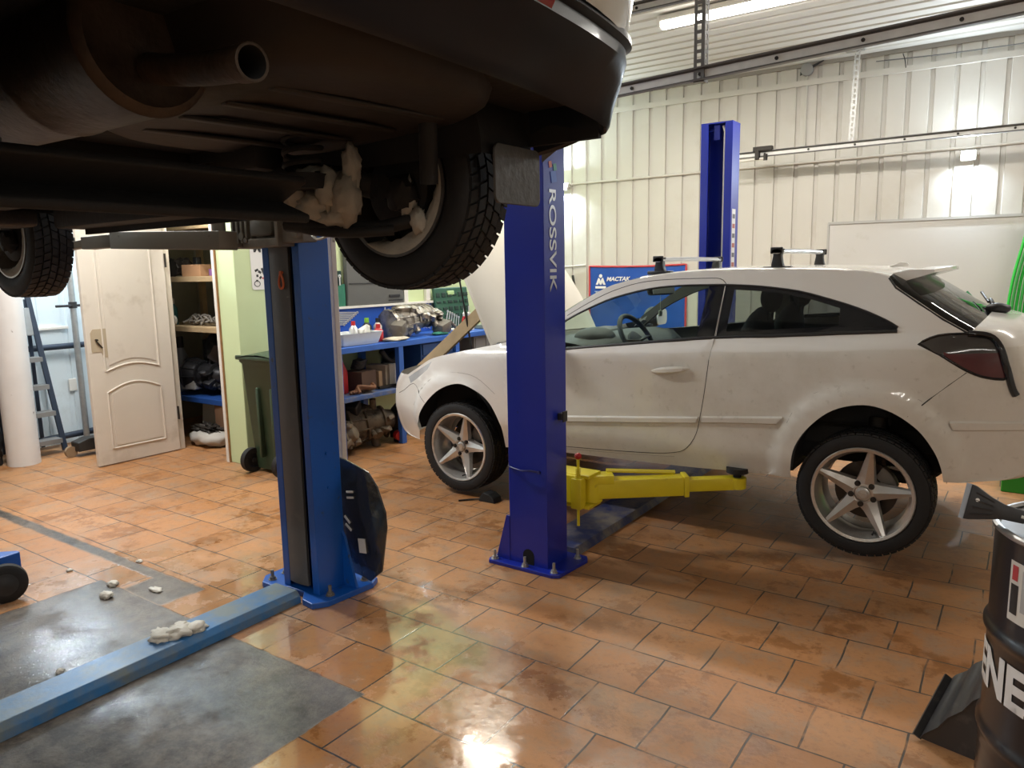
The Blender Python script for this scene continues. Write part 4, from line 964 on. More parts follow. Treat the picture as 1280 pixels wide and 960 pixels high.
bm = B(); skin(bm, rg['g'], S2, False); skin(bm, rg['g'], S2f, True); loft2(bm, e_top[5:7], [(-2.95, 3.08), (-3.55, 2.86)]); loft2(bm, e_top[:3], [(-.83, 2.62), (-.93, 2.86), (-1.08, 3.03)]); obj('window', bm, G_dark, t, 60)
# rear bumper swept round the tail: each station blends a sloping valance (middle) with a steep side
path = [(-1.16, .838, 0), (-1.07, .838, 0), (-1.0, .832, .05), (-.925, .828, .12), (-.878, .797, .32), (-.852, .73, .6), (-.838, .62, .85), (-.828, .50, 1), (-.82, .34, 1), (-.816, .17, 1), (-.815, 0, 1)]
path = smooth(path, 4)
full = [(x_, y_, k, 1) for x_, y_, k in path]+[(x_, -y_, k, -1) for x_, y_, k in path[-2::-1]]
pc = [(.0, 2.150), (-.012, 2.138), (-.014, 2.120), (.004, 2.112), (.004, 2.085), (.045, 2.050), (.105, 1.998), (.118, 1.978), (.130, 1.972), (.142, 1.985), (.20, 2.02), (.26, 2.09)]
ps = [(.0, 2.135), (-.012, 2.124), (-.014, 2.108), (.0, 2.10), (-.004, 2.07), (-.004, 2.02), (.004, 1.965), (.012, 1.925), (.020, 1.912), (.032, 1.918), (.05, 1.96), (.06, 2.03)]
bm = B(); rows = []
for i, (x_, y_, k, sg) in enumerate(full):
    a = full[max(0, i-1)]; b_ = full[min(len(full)-1, i+1)]
    tn = Vector((b_[0]-a[0], b_[1]-a[1], 0)).normalized(); inn = Vector((tn.y, -tn.x, 0))
    if inn.dot(Vector((-1.6-x_, -y_, 0))) < 0: inn = -inn
    dz = -.025*max(0, (-x_-1.0))/.16
    rows.append([Vector((x_, LY+y_, 0))+inn*(o1*k+o0*(1-k))+Vector((0, 0, z1*k+z0*(1-k)+dz*(j > 5))) for j, ((o1, z1), (o0, z0)) in enumerate(zip(pc, ps))])
grid(bm, rows); bmesh.ops.recalc_face_normals(bm, faces=bm.faces)
bp_ = obj('rear_bumper', bm, M_bump, t, 38)
for sg in (1, -1):
    bm = B(); pts = [(-.8205, .36*sg, 2.112), (-.8175, .27*sg, 2.112), (-.8155, .18*sg, 2.112)]
    rows = [[Vector((x_+.002, LY+y_, z_+.004)), Vector((x_+.005, LY+y_, z_-.010)), Vector((x_-.008, LY+y_, z_-.030))] for x_, y_, z_ in pts]
    grid(bm, rows, flip=(sg < 0)); obj('rear_reflector', bm, pm('reflector_red', (.16, .012, .02), .2, coat=.3), t)
bm = B(); box2(bm, -.80, -.752, LY-.26, LY+.26, 2.24, 2.36, .004); obj('number_plate_recess', bm, M_black, t)
# underside
bm = B()
box2(bm, -4.55, -.92, LY-.58, LY+.58, 2.06, 2.12)                     # floor plate
box2(bm, -3.68, -1.90, LY-.80, LY+.80, 1.93, 2.08, .02)
for sg in (1, -1):
    box2(bm, -3.66, -1.88, LY+sg*.72-.07, LY+sg*.72+.07, 1.80, 1.95, .015); beam(bm, (-3.6, LY+sg*.765, 1.79), (-1.95, LY+sg*.765, 1.79), .012, .03)
    box2(bm, -3.55, -1.75, LY+sg*.38-.05, LY+sg*.38+.05, 1.86, 1.95, .015)
    box2(bm, -1.20, -.93, LY+sg*.62-.22, LY+sg*.62+.19, 2.00, 2.10, .02); box2(bm, -1.20, -.95, LY+sg*.795-.008, LY+sg*.795+.008, 1.91, 2.10)
box2(bm, -3.3, -2.3, LY-.16, LY+.16, 1.90, 1.96, .03)
obj('underbody', bm, M_well, t, 40)
bm = B(); box2(bm, -4.60, -3.55, LY-.50, LY+.50, 1.84, 2.02, .04); box2(bm, -3.75, -3.55, LY-.55, LY+.55, 1.80, 1.88, .02); blob(bm, (-4.0, LY+.15, 1.87), (.25, .22, .10), 8, .3)
for k in range(5): tube(bm, smooth([(-3.6+.1*k, LY+.2+.06*k, 1.87), (-3.3, LY+.3+.05*k, 1.875), (-2.6, LY+.28+.05*k, 1.88), (-1.9, LY+.30+.04*k, 1.88)], 4), .009)
obj('front_subframe', bm, M_darkmetal, t, 50)
bm = B(); box2(bm, -3.05, -2.05, LY-.10, LY+.52, 1.83, 1.95, .05); obj('fuel_tank', bm, M_well, t, 40)
# spare-wheel well: rounded pan
bm = B(); rows = []
for z_, ins in ((2.08, -.03), (1.985, 0), (1.945, .012), (1.928, .04), (1.922, .10)):
    rows.append([Vector((-1.485+u, 1.225+v2, z_-.012+.045*(u+.465))) for u, v2 in [(a_*(1), b_) for a_, b_ in rrect(.93-2*ins, .72-2*ins, .26-ins*.5, 7)]])
grid(bm, rows, closed=True); vs = list(bm.verts)[-len(rows[0]):]; cen = [Vector((-1.485+(v.co.x+1.485)*.5, 1.225+(v.co.y-1.225)*.5, 1.922+.045*((v.co.x+1.485)*.5+.465))) for v in vs]
n1 = [bm.verts.new(p) for p in cen]
for i in range(len(vs)): bm.faces.new((vs[i], vs[(i+1) % len(vs)], n1[(i+1) % len(vs)], n1[i]))
bm.faces.new(n1)
for k in range(4): beam(bm, (-1.75+.16*k, 1.0, 1.922+.0075*k), (-1.70+.16*k, 1.46, 1.922+.0075*k), .03, .010, bev=.004)
bmesh.ops.recalc_face_normals(bm, faces=bm.faces); obj('spare_wheel_well', bm, M_under, t, 50)
# exhaust
mc = Vector((-1.365, .805, 2.005))
bm = B(); lathe(bm, mc, (-1, 0, 0), [(-.004, .118), (.004, .132), (.012, .135), (.02, .130), (.30, .131), (.31, .134), (.33, .131), (.56, .128), (.60, .118), (.64, .085), (.66, .05)], 40, False)
lathe(bm, mc, (-1, 0, 0), [(.004, .0), (.010, .06), (.004, .10), (-.002, .114), (-.004, .118)], 40, False)
bmesh.ops.recalc_face_normals(bm, faces=bm.faces); mf = obj('muffler', bm, M_rust, t, 40)
bm = B(); pp = smooth([(-1.36, .805, 1.955), (-1.28, .80, 1.938), (-1.17, .795, 1.922), (-1.045, .788, 1.910)], 4)
tube(bm, pp, .0275, 20, 0, False, False); d_ = (Vector(pp[-1])-Vector(pp[-2])).normalized(); lathe(bm, Vector(pp[-1])-d_*.03, d_, [(0, .030), (.032, .0305), (.033, .0285), (.032, .0255)], 24, False, 0); lathe(bm, Vector(pp[-1])-d_*.03, d_, [(.032, .0255), (-.08, .0245), (-.081, .001)], 24, False, 1)
obj('tailpipe', bm, [M_rust, pm('soot', (.006, .006, .006), .9)], mf, 50)
bm = B(); tube(bm, smooth([(-2.01, .805, 2.0), (-2.3, .83, 1.97), (-2.6, .95, 1.95), (-3.5, .98, 1.94)], 5), .025, 12); obj('exhaust_pipe', bm, M_rust, mf, 60)
# axle, hubs, brakes, springs, wheels
bm = B(); prism(bm, [(-.07, -.035), (.07, -.055), (.075, -.035), (-.02, .0), (.07, .04), (.06, .058), (-.07, .045)], (-1.52, LY-.58, 1.752), (1, 0, 0), (0, 0, 1), (0, .83, 0), bev=.006)
for sg in (1, -1):
    tube(bm, smooth([(-2.05, LY+sg*.40, 1.90), (-1.8, LY+sg*.42, 1.86), (-1.62, LY+sg*.47, 1.84), (-1.51, LY+sg*.53, 1.81)], 4), .035, 10)
    tube(bm, [(-1.75, LY+sg*.42, 1.715), (-1.62, LY+sg*.46, 1.70), (-1.50, LY+sg*.55, 1.70), (-1.42, LY+sg*.60, 1.72)], .02, 8)
    cyl(bm, (-1.30, LY+sg*.52, 1.80), (-1.26, LY+sg*.48, 2.05), .024); cyl(bm, (-1.64, LY+sg*.40, 1.80), (-1.64, LY+sg*.40, 1.84), .07)
    for k in range(60): pass
    tube(bm, [(-1.64+.05*cos(a*.5), LY+sg*.40+.05*sin(a*.5), 1.84+a*.0027) for a in range(78)], .0075, 6)
obj('rear_axle', bm, M_well, t, 50)
def steelwheel(X, Z, sg, mud):
    c = Vector((X, LY+sg*YW, Z)); d = Vector((0, sg, 0))
    obj('tyre', tyre_mesh(c, d, .286, .183, .185, 46), M_rubber, t, 35)
    bm = B(); lathe(bm, c, d, [(-.083, .186), (-.085, .192), (-.090, .192), (-.090, .180), (-.06, .168), (-.03, .160), (.05, .158), (.07, .172), (.085, .176), (.088, .190), (.083, .192)], 48, False)
    lathe(bm, c, d, [(.05, .158), (.045, .12), (.06, .08), (.05, .03), (.05, .001)], 48, False)
    rm = obj('rim', bm, pm('steel_rim', (.10, .095, .09), .4, .7, var=.3) if X > -3 else pm('polished_rim', (.5, .47, .42), .3, .8, var=.2), t, 40)
    bm = B(); lathe(bm, c, d, [(-.075, .03), (-.075, .10), (-.065, .112), (-.01, .115), (.03, .115), (.035, .10)], 36); cyl(bm, c-d*.13, c-d*.06, .035); blob(bm, c-d*.10+Vector((.05, 0, -.02)), (.05, .035, .055), 3, .3)
    obj('brake_drum', bm, M_well, t, 40)
    if mud:
        bm = B(); rows = []
        for i in range(22):
            a = -2.2+2.55*i/21; w_ = .034*(sin(PI*i/21)**.6)+.002*sin(i*2.7)
            rows.append([c+d*yy+Vector((cos(a)*rr, 0, sin(a)*rr)) for yy, rr in ((-.091, .184), (-.092, .184-w_*.6), (-.075, .180-w_*1.4), (-.04, .164-w_*.4), (-.03, .159))])
        grid(bm, rows); bmesh.ops.recalc_face_normals(bm, faces=bm.faces); obj('mud_ring', bm, M_mud, rm, 60)
for sg in (1, -1):
    steelwheel(RX, RZ, sg, sg > 0); steelwheel(FX, FZ, sg, sg > 0)
bm = B()
for i, (x_, y_, z_, a_, b_, c_) in enumerate(((-1.70, 1.40, 1.79, .045, .05, .05), (-1.64, 1.42, 1.765, .06, .05, .04), (-1.585, 1.43, 1.80, .03, .05, .06), (-1.735, 1.40, 1.775, .035, .03, .03), (-1.545, 1.44, 1.775, .045, .04, .065), (-1.64, 1.41, 1.845, .055, .03, .022), (-1.59, 1.44, 1.73, .05, .04, .025), (-1.53, 1.45, 1.86, .025, .025, .06))): blob(bm, (x_, y_, z_), (a_, b_, c_), i, .5, 3)
blob(bm, (-1.44, 1.575, 1.77), (.022, .02, .06), 12, .5, 3); blob(bm, (-1.41, 1.575, 1.715), (.025, .02, .035), 14, .5, 3)
obj('caked_mud', bm, M_mud, t, 180)
bm = B(); tube(bm, smooth([(-1.80, 1.40, 1.765), (-1.72, 1.41, 1.71), (-1.62, 1.43, 1.69), (-1.52, 1.46, 1.685), (-1.45, 1.52, 1.69)], 4), .014, 8); obj('brake_pipe', bm, M_well, t, 60)
bm = B(); prism(bm, rrect(.21, .15, .02), (-1.15, 1.68, 1.822), (0, 1, 0), (0, 0, 1), (.008, 0, 0), bev=.002); obj('mud_flap', bm, pm('grey_mud_flap', (.06, .058, .055), .6, var=.3, scale=20, bump=.3), t)
for sg, X_, r_ in [(a_, b_, .345) for a_ in (1, -1) for b_ in (RX, FX)]:
    bm = B()
    if True:
        rows = [[Vector((X_+r_*cos(a), LY+y_, 1.87+r_*sin(a))) for a in [PI*k/18 for k in range(19)]] for y_ in (sg*.57, sg*.80)]
        grid(bm, rows); bm.faces.new([bm.verts.new((X_+r_*cos(PI*k/18), LY+sg*.57, 1.87+r_*sin(PI*k/18))) for k in range(19)])
    obj('wheel_well', bm, M_well, t, 40)
# ================================================================== left side: workbench and everything on it
bt = thing('workbench', 'blue steel workbench with lower shelf along the lime wall, loaded with car parts', 'workbench', (-4.97, 5.2, 0))
BX0, BX1, BY0, BY1 = -5.25, -4.70, 4.18, 6.75
bm = B(); box2(bm, BX0, BX1, BY0, BY1, .905, .955, .004); obj('bench_top', bm, M_bench, bt)
bm = B(); box2(bm, BX0, BX1, BY0, 5.2, .488, .528, .004); obj('lower_shelf', bm, pm('shelf_blue_worn', (.06, .13, .36), .55, var=.3, dark=(.22, .20, .18), dscale=6, dlo=.45, dhi=.6), bt)
for x_ in (BX0+.03, BX1-.03):
    for y_ in (4.22, 4.96, 5.78, 6.70):
        bm = B(); box2(bm, x_-.025, x_+.025, y_-.03, y_+.03, 0, .906, .003); obj('leg', bm, M_bench, bt)
bm = B(); box2(bm, -5.23, -4.735, 5.26, 5.74, .52, .90, .005); dc = obj('drawer_cabinet', bm, pm('dark_blue_paint', (.012, .05, .17), .45), bt)
for z_ in (.60, .72, .84):
    bm = B(); box2(bm, -4.737, -4.722, 5.28, 5.72, z_-.052, z_+.052, .004); obj('drawer', bm, MATS['dark_blue_paint'], dc)
bm = B(); box2(bm, -5.275, -5.245, 4.30, 6.02, .957, 1.250, .002); obj('pegboard', bm, pm('pegboard_blue', (.02, .10, .50), .5, var=.1), bt)
bm = B(); box2(bm, -5.278, -5.215, 4.30, 6.12, 1.250, 1.272, .002); obj('ledge', bm, M_white, bt)
bm = B(); box2(bm, -5.24, -4.76, 6.12, 6.68, .42, .90, .006)
for k in range(3): box2(bm, -4.765, -4.752, 6.14+.18*k, 6.30+.18*k, .44, .88, .003)
tag(obj('under_bench_cabinet', bm, pm('grey_cabinet', (.20, .205, .21), .5)), 'grey panelled cabinet under the far end of the blue bench', 'cabinet')
# spanner set on the board
def spanner(bm, c, L, R3, w_=.012, th=.006):
    c = Vector(c); d = R3 @ Vector((0, 1, 0)); n_ = Vector((1, 0, 0)); s = d.cross(n_)
    beam(bm, c-d*L*.42, c+d*L*.42, w_, th, (1, 0, 0), .0015)
    lathe(bm, c+d*L*.47-n_*th*.6, n_, [(0, w_*.55), (0, w_*1.15), (th*1.2, w_*1.15), (th*1.2, w_*.55), (0, w_*.55)], 14, False)
    for sg in (-1, 1): beam(bm, c-d*L*.40+s*sg*w_*.35, c-d*L*.52+s*sg*w_*.95, w_*.55, th*1.1, (1, 0, 0))
for i in range(8):
    u = i/7; L_ = .27-.15*u
    bm = B(); spanner(bm, (-5.236, 4.82-.02*i+.005*i, 1.215-.0155*i), L_, rotm(math.radians(-3), 0, 0).to_3x3(), .010)
    tag(obj('spanner', bm, M_chrome), ['longest chrome spanner, top of the stepped set on the blue board', 'second chrome spanner down in the stepped set', 'third chrome spanner down in the stepped set', 'fourth chrome spanner down in the stepped set', 'fifth chrome spanner down in the stepped set', 'sixth chrome spanner down in the stepped set', 'seventh chrome spanner down, second shortest of the set', 'shortest chrome spanner, bottom of the stepped set on the blue board'][i], 'spanner', 'stepped spanner set on the pegboard')
for i in range(9):
    y_ = 5.92+.04*i; L_ = .26-.012*i
    bm = B(); spanner(bm, (-5.236 if y_ < 6.02 else -5.06, y_, 1.12-.01*i), L_, rotm(math.radians(68+2*i), 0, 0).to_3x3(), .011)
    if y_ > 6.02:
        for v in bm.verts: v.co.z += -.03
    tag(obj('spanner', bm, M_chrome), 'chrome spanner in the slanting row behind the gearbox, leaning by the green tool case', 'spanner', 'slanting spanners by the green case')
for i in range(2):
    y_ = 6.34+.085*i
    bm = B(); tube(bm, [(-5.06, y_, 1.12), (-5.06, y_+.004, 1.20)], .008); h = None
    p = thing('pliers', ['left of the two red-handled pliers standing before the green case', 'right of the two red-handled pliers standing before the green case'][i], 'pliers', (-5.06, y_, .957), 'red-handled pliers')
    blob(bm, (-5.06, y_, 1.11), (.012, .022, .03), i, .1, 2); obj('jaws', bm, M_chrome, p, 60)
    bm = B(); tube(bm, smooth([(-5.06, y_-.005, 1.09), (-5.06, y_-.03, 1.03), (-5.06, y_-.018, .957)], 4), .011); tube(bm, smooth([(-5.06, y_+.005, 1.09), (-5.06, y_+.03, 1.03), (-5.06, y_+.018, .957)], 4), .011); obj('handles', bm, M_red, p, 60)
bm = B()
for i in range(5): tube(bm, smooth([(-5.232, 5.36+.035*i, 1.22-.01*i), (-5.228, 5.38+.035*i, 1.12), (-5.23, 5.41+.035*i, 1.02)], 4), .008+.001*i)
tag(obj('pliers_row', bm, M_chrome, None, 60), 'row of chrome hand tools hooked on the blue board left of the gearbox', 'hand tools')
bm = B(); tube(bm, smooth([(-5.22, 5.30, 1.24), (-5.22, 5.30, 1.0)], 4), .006); tag(obj('feeler_rod', bm, M_chrome, None, 60), 'thin bright rod hanging upright on the blue board', 'rod')
# green tool roll with spanners above the ledge
tr_ = thing('tool_roll', 'green canvas tool roll with spanner heads sticking out, standing on the white ledge', 'tool roll', (-5.25, 4.70, 1.272))
bm = B(); rows = []
for i in range(25):
    u = i/24; y_ = 4.56+.26*u; b_ = .008*abs(sin(u*PI*5))
    rows.append([Vector((-5.262+b_+.012, y_, 1.274)), Vector((-5.262+b_+.014, y_, 1.36)), Vector((-5.262+b_*.6+.012, y_, 1.42+.06*u)), Vector((-5.268, y_, 1.42+.06*u)), Vector((-5.268, y_, 1.274))])
g_ = grid(bm, rows, closed=True); bm.faces.new(g_[0]); bm.faces.new(g_[-1][::-1]); bmesh.ops.recalc_face_normals(bm, faces=bm.faces)
obj('canvas', bm, pm('green_canvas', (.03, .17, .11), .8, var=.2), tr_, 50)
bm = B(); box2(bm, -5.275, -5.268, 4.56, 4.80, 1.274, 1.60); obj('back_flap', bm, pm('dark_green_canvas', (.012, .045, .04), .8), tr_)
for i in range(4):
    y_ = 4.60+.055*i; bm = B(); spanner(bm, (-5.255, y_, 1.42+.016*i), .18, rotm(math.radians(90), 0, 0).to_3x3(), .014); obj('spanner', bm, M_white if i < 0 else M_chrome, tr_)
# grey flat panel above the ledge
gp = thing('display_board', 'large dark grey panelled board standing on the white ledge, behind the lifted wheel', 'panel', (-5.24, 5.2, 1.272))
bm = B(); box2(bm, -5.272, -5.225, 4.83, 5.58, 1.274, 1.96, .004); obj('board', bm, pm('grey_board', (.10, .10, .095), .5, var=.12, scale=5), gp)
bm = B(); box2(bm, -5.224, -5.219, 4.85, 5.50, 1.475, 1.483); box2(bm, -5.224, -5.215, 5.37, 5.52, 1.335, 1.36, .002); box2(bm, -5.224, -5.219, 5.36, 5.56, 1.30, 1.31); obj('slot', bm, M_black, gp)
bm = B(); box2(bm, -5.275, -5.235, 5.60, 5.66, 1.274, 2.0, .003); tag(obj('wall_batten', bm, M_white), 'white upright batten on the lime wall right of the grey board', 'batten')
bm = B(); box2(bm, -5.275, -5.235, 5.94, 6.0, 1.274, 2.0, .003); tag(obj('wall_batten', bm, M_white), 'white upright batten on the lime wall left of the green tool case', 'batten')
# green moulded tool case lid
gc = thing('tool_case', 'open green moulded tool case leaning on the lime wall at the back of the bench', 'tool case', (-5.2, 6.3, .957))
bm = B(); R = rotm(0, math.radians(-8), 0); box(bm, (-5.19, 6.30, 1.185), (.04, .56, .44), R, .012)
random.seed(3)
obj('tray', bm, pm('case_green', (.02, .085, .05), .5), gc)
bm = B()
for i in range(5):
    for j in range(6):
        w_ = random.uniform(.03, .075); h_ = random.uniform(.02, .05)
        box(bm, Vector((-5.19, 6.30, 1.185))+R.to_3x3() @ Vector((.022, -.235+.094*j, -.16+.075*i)), (.012, w_, h_), R, .004)
obj('sockets', bm, pm('case_recess', (.008, .03, .02), .6), gc)
bm = B(); box(bm, Vector((-5.19, 6.30, 1.185))+R.to_3x3() @ Vector((.022, -.02, .16)), (.016, .12, .05), R, .01); obj('carry_handle', bm, pm('pale_green', (.35, .5, .22), .5), gc)
# gearbox castings
def casting(bm, c, s, seed, n=9, ax=(0, 1, 0)):
    """ribbed gearbox: bell housing, ribbed barrel, flanges, bosses, bolts; built along ax"""
    rnd = random.Random(seed); c = Vector(c); d, ex, ey = frame(ax); L_, r_ = s
    lathe(bm, c-d*L_*.5, d, [(0, r_*.98), (L_*.05, r_*1.0), (L_*.06, r_*.92), (L_*.28, r_*.80), (L_*.34, r_*.70), (L_*.36, r_*.80), (L_*.40, r_*.80), (L_*.41, r_*.66), (L_*.72, r_*.60), (L_*.74, r_*.68), (L_*.78, r_*.68), (L_*.80, r_*.50), (L_*.96, r_*.42), (L_, r_*.30)], 26)
    for k in range(10):
        a = 2*PI*k/10+rnd.random()*.2; e = ex*cos(a)+ey*sin(a)
        beam(bm, c-d*L_*.46+e*r_*.90, c-d*L_*.12+e*r_*.70, .012, r_*.18, tuple(e), .002)
        cyl(bm, c-d*L_*.50+e*r_*.93, c-d*L_*.44+e*r_*.93, .014, n=8); cyl(bm, c-d*L_*.15+e*r_*.76, c-d*L_*.07+e*r_*.76, .010, n=6)
    for k in range(n):
        a = rnd.uniform(0, 2*PI); e = ex*cos(a)+ey*sin(a); q = c+d*rnd.uniform(-.1, .42)*L_+e*r_*.62
        if k % 3 == 0: cyl(bm, q, q+e*r_*rnd.uniform(.2, .5), rnd.uniform(.02, .045), n=14)
        elif k % 3 == 1: box(bm, q, (rnd.uniform(.04, .11), rnd.uniform(.05, .12), rnd.uniform(.03, .07)), rotm(rnd.random(), rnd.random(), rnd.random()), .006)
        else: blob(bm, q, (rnd.uniform(.04, .07), rnd.uniform(.04, .08), rnd.uniform(.03, .05)), seed+k, .3, 2)
g1 = thing('gearbox', 'big cast-metal gearbox with ribbed housing lying on the blue bench', 'gearbox', (-4.93, 5.38, .957))
bm = B(); casting(bm, (-4.95, 5.42, 1.115), (.66, .155), 5, 14, (.1, 1, .12)); obj('housing', bm, M_alu, g1, 40)
bm = B(); box(bm, (-4.83, 5.08, 1.05), (.12, .11, .14), rotm(.4, .1, .3), .012); cyl(bm, (-4.78, 5.06, 1.05), (-4.765, 5.055, 1.05), .035, n=18); blob(bm, (-4.93, 5.22, 1.05), (.10, .13, .085), 7, .35); obj('end_flange', bm, M_dirty, g1, 40)
bm = B()
for k in range(6):
    rows = [(-4.84-.20*(1-cos(a)), 5.40+.05*k-.02*k, 1.10+.155*sin(a)) for a in [PI*.85*i/10 for i in range(11)]]
    tube(bm, [Vector(r_)+Vector((0, .02*k, 0)) for r_ in rows], .010)
blob(bm, (-4.95, 5.25, 1.235), (.07, .12, .035), 9, .2); obj('ribs', bm, M_alu, g1, 60)
bm = B(); box(bm, (-4.80, 5.66, 1.03), (.13, .16, .12), rotm(.3, .2, .1), .02); tube(bm, [(-4.76, 5.72, 1.09), (-4.77, 5.86, 1.0)], .018); obj('mount_bracket', bm, M_dirty, g1, 40)
# white tray with bottles
wt = thing('plastic_tray', 'translucent white plastic tray of bottles on the bench front edge', 'tray', (-4.88, 4.53, .957))
bm = B(); rows = []
for z_, k, ins in ((.958, 1, .03), (1.06, 1, 0), (1.062, 1, -.006), (1.058, 1, .004), (.966, 1, .034)):
    rows.append([Vector((-4.88+u, 4.54+v2, z_)) for u, v2 in rrect(.27-2*ins, .50-2*ins, .03)])
g_ = grid(bm, rows, closed=True); bm.faces.new(g_[0][::-1]); bm.faces.new(g_[-1]); bmesh.ops.recalc_face_normals(bm, faces=bm.faces)
obj('tub', bm, pm('milky_plastic', (.66, .70, .72), .4, var=.1, scale=14), wt, 40)
def bottle(name, c, r_, h_, cols, label, cat='bottle', grp=None):
    b_ = thing(name, label, cat, c, grp)
    bm = B(); lathe(bm, c, (0, 0, 1), [(0, r_*.9), (.006, r_), (h_*.62, r_), (h_*.76, r_*.5), (h_*.80, r_*.42)], 16); obj('body', bm, cols[0], b_, 50)
    bm = B(); lathe(bm, Vector(c)+Vector((0, 0, h_*.79)), (0, 0, 1), [(0, r_*.5), (h_*.2, r_*.46)], 14); obj('cap', bm, cols[1], b_, 50)
M_lgreen = pm('bright_green', (.22, .48, .04), .4)
bottle('bottle', (-4.93, 4.60, .968), .04, .19, (M_chrome, M_red), 'small metallic bottle with red cap standing in the white tray', grp='bottles at the white tray')
bottle('bottle', (-5.05, 4.88, .957), .045, .21, (M_black, M_lgreen), 'dark bottle with bright green cap behind the white tray', grp='bottles at the white tray')
bottle('bottle', (-5.05, 5.02, .957), .04, .20, (M_white, M_black), 'white bottle with black cap between the green cap and the gearbox', grp='bottles at the white tray')
bottle('bottle', (-4.86, 4.835, .957), .045, .16, (M_red, M_red), 'squat red bottle at the right end of the white tray', grp='bottles at the white tray')
bm = B(); box(bm, (-4.90, 4.70, 1.05), (.05, .12, .10), rotm(.3, .2, .2), .006); cyl(bm, (-4.86, 4.66, 1.02), (-4.86, 4.70, 1.12), .012); tag(obj('small_carton', bm, M_white), 'crumpled pale carton lying in the white tray', 'carton')
bm = B(); lathe(bm, (-4.80, 4.24, .957), (0, 0, 1), [(0, .045), (.055, .05), (.06, .04), (.05, .03)], 18); tag(obj('small_tin', bm, M_black, None, 40), 'small black tin on the bench left of the white tray', 'tin')
for i, (y_, c_, s_) in enumerate(((4.98, (.55, .50, .40), (.09, .16, .018)), (5.62, (.03, .18, .13), (.06, .10, .02)))):
    bm = B(); blob(bm, (-4.79, y_, .957+s_[2]*.8), s_, i+20, .35, 3); tag(obj('rag', bm, pm('rag_%d' % i, c_, .9, var=.2), None, 180), ['cream rag on the bench edge in front of the gearbox', 'dark green glove on the bench under the gearbox\'s right end'][i], 'rag')
bm = B(); tube(bm, [(-4.86, 5.80, .985), (-4.84, 6.10, .975)], .012); lathe(bm, (-4.865, 5.77, .957), (0, 0, 1), [(0, .03), (0, .045), (.035, .045), (.035, .03)], 18); tag(obj('torque_wrench', bm, M_chrome, None, 40), 'chrome wrench lying on the bench right of the gearbox', 'wrench')
bm = B(); box2(bm, -5.0, -4.85, 5.9, 6.25, .957, .985, .004); tag(obj('paper_stack', bm, M_white), 'white papers on the bench in front of the green case', 'papers')
bm = B(); box2(bm, -4.98, -4.80, 6.38, 6.70, .957, 1.0, .006); tag(obj('tool_tray', bm, pm('grey_green', (.22, .27, .23), .5)), 'flat grey-green tray on the far end of the bench', 'tray')
# lower shelf
cn = thing('fuel_canister', 'red plastic canister on the bench\'s lower shelf, beside the blue column', 'canister', (-4.95, 4.36, .528))
bm = B(); prism(bm, [(-.10, 0), (.10, 0), (.10, .20), (.05, .30), (-.06, .32), (-.10, .28)], (-5.05, 4.36, .529), (0, 1, 0), (0, 0, 1), (.18, 0, 0), bev=.02); obj('body', bm, M_red, cn, 40)
bm = B(); tube(bm, smooth([(-4.96, 4.29, .845), (-4.96, 4.31, .885), (-4.96, 4.38, .87), (-4.96, 4.42, .81)], 4), .012); cyl(bm, (-4.96, 4.30, .84), (-4.96, 4.29, .88), .02); obj('handle', bm, M_red, cn, 60)
bm = B(); box(bm, (-4.93, 4.64, .62), (.22, .21, .18), rotm(0, 0, .15), .003); tag(obj('cardboard_box', bm, pm('brown_card', (.12, .07, .05), .8, var=.2)), 'dark brown cardboard box on the lower shelf, black coil on top', 'box')
bm = B(); box(bm, (-4.92, 4.79, .61), (.20, .05, .16), rotm(0, 0, .1), .003); tag(obj('cardboard_box', bm, M_card), 'narrow tan box between the dark brown box and the white-ended box', 'box')
wb = thing('cardboard_box', 'grey-brown box with a white end on the lower shelf', 'box', (-4.90, 4.92, .528))
bm = B(); box(bm, (-4.92, 4.875, .635), (.20, .12, .21), rotm(0, 0, .35), .003); obj('carton', bm, pm('grey_card', (.28, .22, .17), .8, var=.15), wb)
bm = B(); box(bm, (-4.865, 4.955, .635), (.14, .075, .21), rotm(0, 0, .35), .003); obj('white_end', bm, M_white, wb)
bm = B()
for k in range(4): tube(bm, [(-4.93+.05*cos(a)+.01*k, 4.63+.06*sin(a), .74+.02*k+.008*sin(3*a)) for a in [2*PI*i/20 for i in range(20)]], .013, 6, closed=True)
tag(obj('cable_coil', bm, M_black, None, 60), 'black coiled hose on top of the dark brown box', 'coil')
bm = B()
for k in range(4): tube(bm, smooth([(-4.80+.02*k, 4.40+.02*k, .545), (-4.78, 4.48, .56+.012*k), (-4.79+.02*k, 4.56+.02*k, .575), (-4.80, 4.64+.01*k, .55+.015*k)], 4), .016)
tag(obj('rusty_linkage', bm, pm('rusty_orange', (.22, .10, .05), .7, var=.4), None, 60), 'rust-brown pipe pieces lying at the shelf\'s left front edge', 'pipes')
bm = B(); blob(bm, (-5.0, 5.08, .645), (.10, .10, .11), 31, .5); blob(bm, (-4.98, 5.10, .74), (.06, .16, .05), 33, .5, rot=rotm(.6))
tube(bm, smooth([(-4.92, 4.92, .86), (-4.93, 5.0, .78), (-4.94, 5.12, .72)], 4), .025)
tag(obj('black_hoses', bm, M_black, None, 180), 'heap of black rubber hoses and trim on the lower shelf', 'hoses')
bm = B(); tube(bm, [(-4.85+.0*a, 5.06+.075*cos(a), .64+.095*sin(a)) for a in [2*PI*i/24 for i in range(24)]], .010, 6, closed=True); tag(obj('drive_belt', bm, M_black, None, 60), 'black ring-shaped belt beside the white-ended box', 'belt')
bm = B(); beam(bm, (-4.80, 4.75, .545), (-4.78, 5.05, .55), .03, .02); tag(obj('steel_bar', bm, M_darkmetal), 'dark bar lying on the lower shelf before the white-ended box', 'bar')
